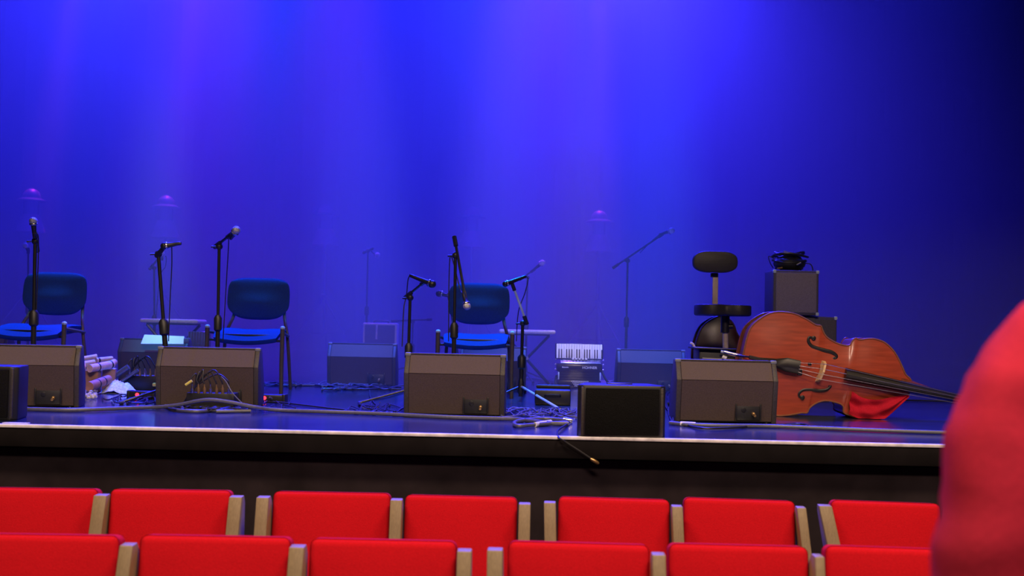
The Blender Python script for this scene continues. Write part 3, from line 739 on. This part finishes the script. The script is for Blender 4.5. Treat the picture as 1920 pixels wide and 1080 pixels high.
# tray stand with small percussion and clamps
D = 7.2
c = FX(1340, D); tr = thing('tray_stand', 'black tray stand full of small shiny gear below the stool', 'stand', c)
def LP(x, y, dy=0): q = P(x, y, D)-c; return Vector((q.x, dy, q.z))
zt = LP(1340, 652).z; xa = LP(1296, 652).x; xb = LP(1392, 652).x
MB().box(((xa+xb)/2, .0, zt-.006), (xb-xa, .26, .012), .004, Matrix.Rotation(R(1.5), 4, 'Y')).build('tray_rim', 'black_metal', tr)
MB().box(((xa+xb)/2+.01, .02, zt-.09), (xb-xa-.05, .22, .16), .012).build('tray_body', 'black_plastic', tr)
MB().tube([((xa+xb)/2, .03, zt-.14), ((xa+xb)/2, .03, .04)], .016, 10).build('post', 'black_metal', tr)
MB().lathe([(.16, .001), (.16, .02), (.05, .04)], 20, Matrix.Translation(((xa+xb)/2, .03, 0))).build('base', 'black_metal', tr)
for (x0, y0, x1, y1, mm, r) in ((1344, 658, 1358, 661, 'cap_plastic', .008), (1357, 662, 1372, 666, 'maple', .009), (1370, 665, 1388, 664, 'chrome', .008), (1347, 668, 1354, 671, 'tape_white', .012), (1374, 660, 1380, 674, 'brass', .006), (1352, 673, 1374, 674, 'chair_frame', .008), (1310, 671, 1345, 673, 'cable_grey', .008)):
    MB().tube([LP(x0, y0, -.14), LP(x1, y1, -.15)], r, 8).build('clamp', mm, tr)
MB().tube(spline([LP(1294, 643, 0), LP(1299, 645, 0), LP(1302, 651, 0)], 4), .008, 6).build('curl', 'bench_pad', tr)

# ------------------------------------------------------------------ accordion
D = 9.5
c = FX(1086, D); ac = thing('accordion', 'black piano accordion standing upright with its white keys on top', 'accordion', c, R(1))
MB().box((0, .09, .034), (.37, .18, .068), .008).build('bass_casing', 'accordion_body', ac)
for i in range(12):
    for j in range(4):
        MB().ball((-.065+i*.0125+j*.010, -.001, .060-j*.013), .0042, 6, 5).build('bass_button', 'key_white', ac)
for k in range(7): MB().box((0, .09, .072+k*.0105), (.355 if k % 2 else .345, .172 if k % 2 else .16, .0095), .002).build('bellows_fold', 'accordion_body', ac)
for s in (-1, 1): MB().box((s*.176, .0, .104), (.010, .006, .062), .001).build('bellows_corner', 'cap_plastic', ac)
MB().box((0, .09, .173), (.385, .185, .066), .010).build('treble_casing', 'accordion_body', ac)
Mt = Matrix.Translation((.085, -.0035, .176)) @ Matrix.Rotation(R(90), 4, 'X')
text_mesh('HOHNER', .030, 'lettering', 'key_white', ac, Mt)
sm = MB()
for k, (w_, h_) in enumerate(((.006, .010), (.005, .007), (.006, .007), (.004, .008), (.006, .007), (.005, .009), (.006, .007))): sm.box((-.145+k*.0078, -.0035, .173+h_/2), (w_, .0016, h_))
sm.build('model_mark', 'key_white', ac, smooth=False)
Mg = Matrix.Translation((.01, .03, .222)) @ Matrix.Rotation(R(35), 4, 'X')
gr = MB().box((0, 0, 0), (.345, .055, .02), .006, Mg).build('grille', 'chrome', ac)
for v in gr.data.vertices: pass
for k in range(30): MB().box((0, 0, 0), (.004, .050, .004), 0, Mg @ Matrix.Translation((-.16+k*.011, 0, .011))).build('grille_slot', 'accordion_body', ac, smooth=False)
MB().box((0, .085, .31), (.41, .03, .135), .008, Matrix.Rotation(R(-12), 4, 'X')).build('keyboard_body', 'accordion_body', ac)
Mk = Matrix.Translation((0, .062, .312)) @ Matrix.Rotation(R(-12), 4, 'X')
nw = 18; kw = .392/nw; bpat = [0, 1, 3, 4, 5, 7, 8, 10, 11, 12, 14, 15, 17]
for k in range(nw): MB().box((0, 0, 0), (kw-.0012, .012, .124), .002, Mk @ Matrix.Translation((-.196+kw*(k+.5), 0, .0))).build('white_key', 'key_white', ac)
for k in bpat:
    if k < nw-1 or True: MB().box((0, 0, 0), (.0095, .014, .075), .002, Mk @ Matrix.Translation((-.196+kw*(k+1) if k < nw-1 else .19, -.008, -.022))).build('black_key', 'key_black', ac)
for k in range(5): MB().box((0, 0, 0), (.020, .016, .012), .004, Matrix.Translation((-.055+k*.028, .03, .247))).build('register_switch', 'key_white', ac)
for s in (-1, 1):
    for z in (.155, .20, .24): MB().lathe([(.008, 0), (.008, .010)], 8, Matrix.Translation((s*.197, .05, z)) @ Matrix.Rotation(R(90*s), 4, 'Y')).build('stud', 'chrome', ac)
MB().tube(spline([(.19, .05, .16), (.215, .03, .10), (.25, .02, .045), (.262, .02, .012)], 5), .011, 6).build('strap', 'black_plastic', ac)
MB().tube(spline([(-.19, .06, .10), (-.20, .0, .03), (-.16, -.05, .014), (-.24, -.06, .014)], 5), .012, 6).build('strap', 'black_plastic', ac)
for i, (x0, y0, x1, y1) in enumerate(((1129, 719, 1139, 716), (1144, 716.5, 1156, 713.5))):
    a, b = F(x0, y0), F(x1, y1); o = MB().box(((a+b)/2+Vector((0, 0, .004))), ((b-a).length, .10, .006), .002, Matrix.Rotation(math.atan2((b-a).y, (b-a).x)*.3, 4, 'Z')).build('tape_strip', 'tape_pink')
    tag(o, ('short pink-lit strip on the floor touching the accordion strap', 'short pink-lit strip on the floor beside the rear monitor')[i], 'tape', 'pink strips by the accordion')
# ------------------------------------------------------------------ left pile: tubes, blocks, cloth, rattles
D = 7.75
def tube_thing(a, b, r, label, band=None, m='wood_tube'):
    a, b = Vector(a), Vector(b); t = thing('wooden_tube', label, 'tube', a, 0, 'pale tubes piled on the left')
    M = align((0, 0, 0), b-a); L = (b-a).length
    MB().lathe([(r*.72, .001), (r*.72, 0), (r, 0), (r, L), (r*.72, L), (r*.72, .02)], 18, M).build('tube', m, t)
    MB().lathe([(r*.70, .018), (r*.1, .02)], 14, M).build('bore', 'black_plastic', t)
    for z in (band or ()): MB().lathe([(r*1.01, L*z-.006), (r*1.06, L*z-.004), (r*1.06, L*z+.004), (r*1.01, L*z+.006)], 18, M).build('band', 'cable_dark', t)
def LPw(x, y, d): return P(x, y, d)
tube_thing(P(141, 676, 7.9), P(181, 669, 8.0), .020, 'pale pink tube, topmost of the left pile', (.15,))
tube_thing(P(180, 676, 7.95), P(210, 673, 8.05), .020, 'pale pink tube, upper right of the left pile', (.15,))
tube_thing(P(140, 686, 7.75), P(177, 680, 7.85), .022, 'pale pink tube just below the topmost tube', (.1,))
tube_thing(P(190, 690, 7.8), P(215, 679, 7.95), .024, 'pale tube whose right end sticks out of the pile', (.4,))
tube_thing(P(168, 691, 7.55), P(211, 683, 7.75), .027, 'open-mouthed pale tube in the middle of the pile', (.35, .9))
tube_thing(P(138, 688, 7.65), P(158, 687, 7.7), .026, 'short pale tube half hidden by the left floor monitor', (.5,))
tube_thing(P(167, 725, 7.35), P(203, 712, 7.6), .032, 'wide open tube lying lowest on the floor', (.4, .7), 'wood_block')
for i, (x0, x1, y0, y1, d, lb) in enumerate(((160, 184, 695, 716, 7.62, 'orange-brown wooden block under the open-mouthed tube'), (140, 158, 693, 710, 7.75, 'orange-brown wooden block beside the left floor monitor'), (192, 216, 692, 712, 7.75, 'orange-brown block at the right end of the tube pile'))):
    a, b = P(x0, y1, d), P(x1, y0, d); zb = ST+.0; t = thing('wooden_block', lb, 'block', ((a.x+b.x)/2, d, zb), R(6*i), 'blocks under the tubes')
    hgt = b.z-ST
    MB().box((0, .03, hgt/2), (b.x-a.x, .07, hgt), .006).build('body', 'wood_block', t); MB().box((0, .03, hgt), (b.x-a.x, .075, .006), .002).build('top_edge', 'wood_tube', t)
# fluffy cloth heap
ct = F(213, 738); m = MB(); nx, ny = 30, 18; vs = []; fs = []
for lay in (0, 1):
    for j in range(ny+1):
        for i in range(nx+1):
            u = i/nx*2-1; v = j/ny*2-1; r_ = max(0, 1-(u*u+v*v)**.8*.8)
            z = r_*.075*(1+.6*noise.noise(Vector((u*3, v*3, 1))))+.02*r_*noise.noise(Vector((u*9, v*9, 4)))
            vs.append(Vector((u*.10+.02*noise.noise(Vector((v*2, 0, 2))), v*.14, (z if lay == 0 else 0)+.002+.001*(1-lay))))
N = (nx+1)*(ny+1)
for j in range(ny):
    for i in range(nx):
        q = [j*(nx+1)+i, j*(nx+1)+i+1, (j+1)*(nx+1)+i+1, (j+1)*(nx+1)+i]; fs.append(q); fs.append([k+N for k in q][::-1])
o = m.add(vs, fs).build('fluffy_cloth', 'fluff', angle=80); o.location = (ct.x, ct.y+.1, ST); tag(o, 'fluffy pale blue-lit cloth heap on the floor beside the tubes', 'cloth')
# shell rattle strings: countless little shells
m = MB()
for k in range(70):
    p = F(random.uniform(137, 180), random.uniform(731, 752)); m.ball((p.x, p.y, ST+.012+random.random()*.022), .010+random.random()*.006, 6, 5, (1, .7, .8))
o = m.build('shell_rattle', 'rattle'); tag(o, 'strings of small pale shells heaped on the floor by the left monitor', 'rattle', kind='stuff')
# white sheet lying on the rear left monitor, and mesh basket
a = P(268, 637, 9.15); b = P(346, 637, 9.15)
sh = thing('paper_pad', 'bright white pad of paper propped behind the leaning stand', 'paper', ((a.x+b.x)/2, 9.12, a.z-.02), 0)
w = b.x-a.x
MB().add([(-w/2, -.02, -.012), (w/2, 0, -.006), (w/2-.008, .05, .055), (-w/2+.004, .05, .062), (-w/2, -.012, -.016), (w/2, .008, -.010), (w/2-.008, .058, .050), (-w/2+.004, .058, .056)],
         [[0, 1, 2, 3], [4, 7, 6, 5], [0, 4, 5, 1], [1, 5, 6, 2], [2, 6, 7, 3], [3, 7, 4, 0]]).build('sheet', 'paper', sh, smooth=False)
MB().box((w/2+.02, .03, .02), (.045, .05, .045), .008).build('binding', 'mat_blue', sh)
D = 9.6; c = FX(366, D); bk = thing('wire_basket', 'dark wire basket behind the white pad and second chair', 'basket', c)
za, zb = P(366, 645, D).z-ST, P(366, 622, D).z-ST
for k in range(7):
    x = -.07+.14*k/6; MB().tube([(x, 0, 0.005), (x, 0, zb)], .004, 6).build('wire', 'chrome', bk)
for k in range(5):
    z = .01+(zb-.01)*k/4; MB().tube([(-.07, 0, z), (.07, 0, z)], .003, 6).build('wire', 'chrome', bk)
MB().box((0, .10, zb/2), (.15, .19, zb), .01).build('liner', 'amp_tolex', bk)

# ------------------------------------------------------------------ stage boxes, power units, black case
def stage_box(c, w, h, label, n_plugs, arc, yaw=0):
    t = thing('stage_box', label, 'stage box', c, R(yaw), 'cable boxes on the left of the stage')
    MB().box((0, .06, h/2), (w, .12, h), .006).build('box', 'black_plastic', t)
    for k in range(n_plugs):
        x = -w*.38+w*.76*k/(n_plugs-1)
        pl = MB().lathe([(.009, 0), (.009, .03), (.006, .036), (.004, .055)], 10, Matrix.Translation((x, .01, h-.004)) @ Matrix.Rotation(R(12), 4, 'X')).build('plug', 'brass' if k % 3 else 'chrome', t)
        e = Vector((-w*.55+random.uniform(-.03, .02), .05, .02)); s = Vector((x, .0, h+.05))
        MB().tube(spline([s, s+Vector((-.01, -.002, arc*.45)), Vector((x*.55-.03, .01, h+.05+arc+.012*(k % 3))), Vector((-w*.35, .02, h+arc*.5)), e], 5), .0045, 6).build('cable_tail', 'cable_dark', pl)
    return t
cb = FX(395, 6.36); stage_box((cb.x, 6.34, ST), .27, .095, 'black stage box bristling with plugs in front of the floor monitor', 7, .055)
MB_y = P(348, 722, 6.3); yl = MB().tube([MB_y-Vector((cb.x, 6.34, ST)), MB_y-Vector((cb.x, 6.34, ST))+Vector((.035, 0, .025))], .008, 8)
par = [o for o in bpy.data.objects if o.name.startswith('stage_box')][0]
yl.build('yellow_plug', 'yellow', par)
pw_ = FX(395, 6.36); base_ = Vector((cb.x, 6.34, ST))
MB().tube(spline([P(415, 706, 6.3)-base_, P(424, 716, 6.28)-base_, P(436, 737, 6.26)-base_, P(455, 757, 6.24)-base_], 6), .0035, 6).build('white_cable', 'cable_grey', par)
cb2 = FX(270, 7.9); b2 = stage_box((cb2.x, 7.85, ST), .24, .11, 'black stage box with orange-lit plugs between tubes and floor monitor', 6, .06)
MB().tube([(-.20, -.02, .09), (-.09, -.02, .17)], .020, 10).build('thick_plug', 'cable_grey', b2)
MB().tube([(-.17, -.03, .04), (-.02, -.03, .15)], .012, 10).build('thick_plug', 'cable_grey', b2)
MB().box((.10, -.03, .05), (.03, .03, .025), .008).build('yellow_plug', 'yellow', b2)
def power_unit(px_, d, w, label, led):
    c = FX(px_, d); t = thing('power_unit', label, 'power supply', c, R(-5), 'small black power units with a red light')
    MB().box((0, 0, .026), (w, .07, .05), .012, None, 3).build('housing', 'black_plastic', t)
    MB().lathe([(.012, 0), (.012, .004)], 10, Matrix.Translation((led, -.034, .028)) @ Matrix.Rotation(R(90), 4, 'X')).build('indicator', 'led_red', t)
    for s in (-1, 1): MB().box((s*w/2, 0, .026), (.02, .075, .054), .005).build('end_cap', 'black_plastic', t)
    MB().lathe([(.010, 0), (.008, .03), (.004, .05)], 8, Matrix.Translation((led+.045, -.03, .02)) @ Matrix.Rotation(R(70), 4, 'X')).build('plug', 'cable_grey', t)
power_unit(512, 7.05, .15, 'small power unit with a red light beside the second chair leg', -.045)
power_unit(267, 7.1, .16, 'small power unit with a red light left of the stage-box monitor', -.02)
D = 7.35; c = FX(1036, D); bc = thing('black_case', 'open black accessory case on the floor left of the small loudspeaker', 'case', c, R(-3))
MB().box((0, .08, .05), (.235, .20, .10), .012).build('case_body', 'black_plastic', bc); MB().box((0, .17, .112), (.23, .05, .024), .01).build('lid_edge', 'stool_vinyl', bc)
MB().tube(spline([(-.05, -.025, .06), (-.04, -.04, .07), (.04, -.04, .07), (.05, -.025, .06)], 4), .006, 6).build('handle', 'black_plastic', bc)

# ------------------------------------------------------------------ cables
def cable(pts, r, label, m='cable_dark', lift=None, group='cables on the stage floor', free=False):
    q = []
    for i, p in enumerate(pts):
        if p == 'A':
            q += [P(330, 760, 6.22), P(385, 750, 6.18), P(430, 754, 6.18), P(475, 763, 6.2)]; continue
        v = p if free else F(*p[:2]); v = Vector(v)
        if not free: v.z = ST+r+.002+(p[2] if len(p) > 2 else 0)
        q.append(v)
    o = MB().tube(spline(q, 7), r, 8).build('cable', m, off=q[0]); o.location = q[0]; return tag(o, label, 'cable', group)
cable([(28, 771), (70, 772), (140, 773), (230, 770), (280, 768), (290, 768), 'A', (520, 773), (600, 776), (690, 779), (770, 783), (850, 787), (930, 789), (965, 790), (1000, 794), (1028, 798), (1066, 799)], .011, 'thick grey-blue cable running along the stage front, left of the small loudspeaker', 'cable_grey')
cable([(1256, 797), (1290, 800), (1350, 802), (1440, 803), (1520, 806), (1620, 810), (1700, 813), (1790, 816), (1850, 818)], .010, 'thick cable running along the stage front right of the small loudspeaker', 'cable_grey')
cable([(1290, 800), (1320, 806), (1370, 805), (1420, 801), (1470, 799), (1500, 799)], .006, 'thin cable looping before the bass-side floor monitor')
cable([(1460, 801), (1490, 797), (1515, 800), (1500, 804), (1530, 803)], .006, 'short knotted cable in front of the double bass')
cable([(1060, 792), (1020, 789), (975, 793), (964, 798), (972, 803), (1000, 801), (1062, 796)], .010, 'looped thick cable end left of the small loudspeaker', 'cable_grey')
for i, (x0, y0, x1, y1, lb) in enumerate(((1003, 801, 1032, 796, 'white tape sleeve on the looped cable by the small loudspeaker'), (1276, 799, 1304, 800.5, 'grey tape sleeve on the cable before the bass-side monitor'))):
    a, b = F(x0, y0), F(x1, y1); a.z = b.z = ST+.013; o = MB().tube([a, b], .0125, 10).build('tape_sleeve', 'tape_white', off=a); o.location = a; tag(o, lb, 'tape')
a = F(1066, 795); o = MB().lathe([(.012, 0), (.014, .01), (.014, .04), (.010, .05)], 12, Matrix.Translation((0, 0, .016)) @ Matrix.Rotation(R(-80), 4, 'Y')).build('cable_plug', 'chrome'); o.location = a+Vector((.02, 0, 0)); tag(o, 'shiny metal plug at the end of the looped cable', 'plug')
e = EDGE
cable([F(1072, 792)+Vector((0, 0, .01)), F(1058, 803)+Vector((0, 0, .012)), F(1046, 812)+Vector((0, 0, .012)), P(1047, 820, e-.012), P(1062, 830, e-.02), P(1090, 848, e-.02), P(1108, 860, e-.02)], .005, 'thin black cable drooping over the stage edge', free=True)
pgo = thing('cable_plug', 'small plug hanging on the drooping cable below the stage edge', 'plug', P(1107, 860, e-.02)); MB().lathe([(.006, 0), (.009, .01), (.009, .035), (.005, .045)], 10, Matrix.Rotation(R(120), 4, 'Y')).build('barrel', 'brass', pgo)
cable([(310, 764), (330, 772), (370, 775), (405, 771), (425, 764)], .009, 'curved cable stub under the arching cable', 'cable_grey')
cable([(365, 765), (390, 772), (420, 774), (450, 770)], .009, 'second curved cable stub under the arching cable', 'cable_grey')
cable([(340, 766), (350, 772), (385, 774)], .008, 'short cable hook under the arching cable', 'cable_grey')
cable([(405, 775), (470, 774)], .009, 'straight cable piece lying before the stage-box monitor', 'cable_grey')
cable([(482, 754), (530, 757), (580, 763), (650, 771), (700, 776)], .005, 'thin cable running right from the second chair leg')
cable([(484, 719), (560, 722), (640, 728), (700, 727), (752, 729)], .007, 'thin cable crossing the floor behind the second chair')
cable([(484, 722), (540, 724), (610, 725), (655, 732), (700, 731), (752, 732)], .007, 'second thin cable crossing the floor behind the second chair', 'cable_grey')
cable([(693, 733), (694, 745), (700, 755), (706, 763), (699, 767), (693, 760), (700, 752), (720, 748), (755, 738)], .004, 'thin looped cable left of the middle floor monitor')
cable([(1040, 722), (1012, 714), (985, 712), (950, 716)], .008, 'cable curling from the folding bench foot')
cable([(1560, 748), (1640, 752), (1720, 753), (1790, 755), (1850, 757)], .007, 'thin cable on the floor beyond the double bass neck')
# tangles nobody could count
def tangle(x0, x1, y0, y1, n, label, r=.0035, mm='cable_dark'):
    m = MB()
    for k in range(n):
        cx, cy = random.uniform(x0, x1), random.uniform(y0, y1); p = []
        dx = random.uniform(.25, .6)*(x1-x0); ph = random.random()*6
        for j in range(7):
            q = F(min(x1+8, max(x0-8, cx+dx*(j/6-.5)+6*math.sin(ph+j*1.3))), min(y1, max(y0, cy+.35*(y1-y0)*math.sin(ph*2+j*1.1)))); q.z = ST+r+.004+random.random()*.012; p.append(q)
        m.tube(spline(p, 4), r*random.uniform(.8, 1.4), 5)
    o = m.build('cable_tangle', mm); return tag(o, label, 'cables', kind='stuff')
tangle(480, 610, 718, 727, 9, 'tangle of thin cables on the floor behind the second chair', .005, 'cable_grey')
tangle(612, 755, 724, 734, 10, 'tangle of cables before the rear monitor by the upright case', .006, 'cable_grey')
tangle(645, 755, 760, 777, 10, 'tangle of thin cables left of the middle floor monitor')
tangle(948, 1072, 770, 786, 18, 'tangle of thin cables between middle monitor and small loudspeaker', .004, 'cable_grey')
tangle(948, 1060, 712, 735, 8, 'tangle of thin cables below the right folding bench', .004)
tangle(200, 290, 745, 760, 9, 'tangle of thin cables at the left power unit', .004)
tangle(470, 545, 755, 770, 6, 'tangle of thin cables below the right power unit', .0035)
tangle(1252, 1268, 740, 795, 6, 'tangle of cables between small loudspeaker and bass-side monitor', .005)
tangle(300, 460, 766, 774, 8, 'tangle of cables before the stage-box monitor', .006, 'cable_dark')
o = MB().box(F(25, 795)+Vector((0, .03, .002)), (.12, .03, .004), .001).build('tape_patch', 'tape_white'); tag(o, 'white tape patch on the stage edge at the far left', 'tape')

# ------------------------------------------------------------------ person in red at the right
def person():
    d = 1.42; sh = P(1945, 704, d)          # left shoulder joint
    bx = sh.x+.185; by = d+.03
    t = thing('person', 'person in a red jacket standing at the right edge, seen from behind', 'person', (bx, by, 0))
    o = Vector((bx, by, 0))
    S = sh-o; hz_ = S.z
    def skin(name, verts, edges, rad, m, lev=2, amp=0, freq=10):
        me = bpy.data.meshes.new(name); me.from_pydata([tuple(v) for v in verts], edges, [])
        ob = bpy.data.objects.new(name, me); COL.objects.link(ob)
        md = ob.modifiers.new('skin', 'SKIN'); md.use_smooth_shade = True
        for i, s in enumerate(me.skin_vertices[0].data):
            s.radius = rad[i] if isinstance(rad[i], tuple) else (rad[i], rad[i]); s.use_root = (i == 0)
        sb = ob.modifiers.new('sub', 'SUBSURF'); sb.levels = lev; sb.render_levels = lev
        dg = bpy.context.evaluated_depsgraph_get(); me2 = bpy.data.meshes.new_from_object(ob.evaluated_get(dg))
        bpy.data.objects.remove(ob); me2.materials.clear(); me2.materials.append(MATS[m])
        if amp:
            me2.update()
            nn = [v.normal.copy() for v in me2.vertices]
            for v, n_ in zip(me2.vertices, nn):
                w = noise.noise(Vector((v.co.x*freq*.5, v.co.y*freq*.5, v.co.z*freq)))+.5*noise.noise(Vector((v.co.x*freq, v.co.y*freq, v.co.z*freq*2.4+3)))
                v.co += n_*amp*w
        me2.polygons.foreach_set('use_smooth', [True]*len(me2.polygons))
        ob = bpy.data.objects.new(name, me2); COL.objects.link(ob); ob.parent = t; return ob
    z = hz_
    # body: pelvis root, spine, neck, head, arms, legs
    V = [(0, 0, .98), (0, 0, 1.15), (0, .0, 1.32), (0, .0, z-.01), (0, .0, z+.08), (0, .015, z+.16)]
    E = [(0, 1), (1, 2), (2, 3), (3, 4), (4, 5)]; Rr = [(.15, .11), (.13, .10), (.15, .11), (.13, .085), (.058, .058), (.055, .055)]
    for s in (-1, 1):
        b = len(V); V += [(s*.185, 0, z-.02), (s*.235, -.01, z-.30), (s*.235, .10, z-.53), (s*.23, .12, z-.60)]
        E += [(3, b), (b, b+1), (b+1, b+2), (b+2, b+3)]; Rr += [.055, .043, .030, .028]
        b = len(V); V += [(s*.10, 0, .90), (s*.11, .01, .50), (s*.115, -.02, .10), (s*.12, .10, .045)]
        E += [(0, b), (b, b+1), (b+1, b+2), (b+2, b+3)]; Rr += [.085, .058, .038, .035]
    skin('body', V, E, Rr, 'skin')
    # head with face
    hd = MB(); hc = Vector((0, .03, z+.25))
    bm = bmesh.new(); bmesh.ops.create_uvsphere(bm, u_segments=28, v_segments=20, radius=1)
    for v in bm.verts:
        x, y, zz = v.co; jaw = 1-.28*max(0, -zz)
        nose = .022*math.exp(-((x)/.12)**2-((zz+.12)/.2)**2) if y > 0 else 0
        eye = -.010*(math.exp(-((abs(x)-.38)/.18)**2-((zz-.08)/.13)**2)) if y > 0 else 0
        v.co = Vector((x*.076*jaw, y*.098*(1-.1*max(0, -zz))+nose+eye, zz*.118))
    hd.bm(bm, Matrix.Translation(hc)); head = hd.build('head', 'skin', t, angle=80)
    for s in (-1, 1):
        MB().ball(hc+Vector((s*.078, .0, .0)), .03, 12, 8, (.35, .7, 1.05)).build('ear', 'skin', head)
        MB().ball(hc+Vector((s*.03, .082, .010)), .011, 10, 8).build('eye', 'paper', head)
    MB().box(hc+Vector((0, .088, -.055)), (.045, .012, .010), .004).build('mouth', 'jacket_red', head)
    hr = MB(); bm = bmesh.new(); bmesh.ops.create_uvsphere(bm, u_segments=28, v_segments=20, radius=1)
    for v in bm.verts:
        x, y, zz = v.co
        v.co = Vector((x*.086, y*.104-.012 if y < .3 else y*.075-.01, zz*.125 if zz > -.2 else zz*.10))
        if v.co.y > .035 and v.co.z < .06: v.co.y = .03
        v.co += v.co.normalized()*.004*noise.noise(v.co*60)
    hr.bm(bm, Matrix.Translation(hc+Vector((0, 0, .012)))); hr.build('hair', 'hair', t, angle=80)
    # hands: palm and five fingers each
    for s in (-1, 1):
        pv = Vector((s*.23, .13, z-.62)); V = [pv+Vector((0, 0, .03)), pv+Vector((0, .01, -.03)), pv+Vector((0, .015, -.085))]; E = [(0, 1), (1, 2)]; Rr = [(.020, .026), (.016, .038), (.014, .038)]
        for k, L_ in enumerate((.070, .078, .072, .056)):
            b = len(V); y = -.022+k*.018; bs = pv+Vector((0, .015-y, -.09)); V += [bs, bs+Vector((-s*.006, .004, -L_*.45)), bs+Vector((-s*.022, .006, -L_*.8)), bs+Vector((-s*.034, .006, -L_))]
            E += [(2, b), (b, b+1), (b+1, b+2), (b+2, b+3)]; Rr += [.0095, .009, .0085, .007]
        b = len(V); V += [pv+Vector((-s*.01, .045, -.03)), pv+Vector((-s*.02, .062, -.06)), pv+Vector((-s*.026, .066, -.09))]; E += [(1, b), (b, b+1), (b+1, b+2)]; Rr += [.012, .010, .008]
        skin('hand', V, E, Rr, 'skin', 2)
    # jacket
    V = [(0, 0, .92), (0, 0, 1.12), (0, -.01, 1.32), (0, -.01, z-.02), (0, -.0, z+.095)]
    E = [(0, 1), (1, 2), (2, 3), (3, 4)]; Rr = [(.20, .15), (.185, .14), (.19, .145), (.15, .115), (.075, .075)]
    for s in (-1, 1):
        b = len(V); V += [(s*.085, -.005, z+.065), (s*.155, 0, z+.005), (s*.195, -.005, z-.11), (s*.222, -.01, z-.30), (s*.232, .03, z-.40), (s*.235, .10, z-.535)]
        E += [(3, b), (b, b+1), (b+1, b+2), (b+2, b+3), (b+3, b+4), (b+4, b+5)]; Rr += [.100, .112, .104, .092, .076, .058]
    skin('jacket', V, E, Rr, 'jacket_red', 3, .013, 15)
    V = [(0, 0, 1.02), (0, 0, .93)]; E = [(0, 1)]; Rr = [(.165, .125), (.165, .125)]
    for s in (-1, 1):
        b = len(V); V += [(s*.105, 0, .80), (s*.112, .01, .50), (s*.115, -.015, .09)]; E += [(1, b), (b, b+1), (b+1, b+2)]; Rr += [.10, .075, .065]
        MB().box((s*.118, .045, .045), (.10, .28, .088), .035, None, 4).build('shoe', 'shoe', t)
    skin('trousers', V, E, Rr, 'denim', 2, .004, 10)
person()
print('objects', len(bpy.data.objects))
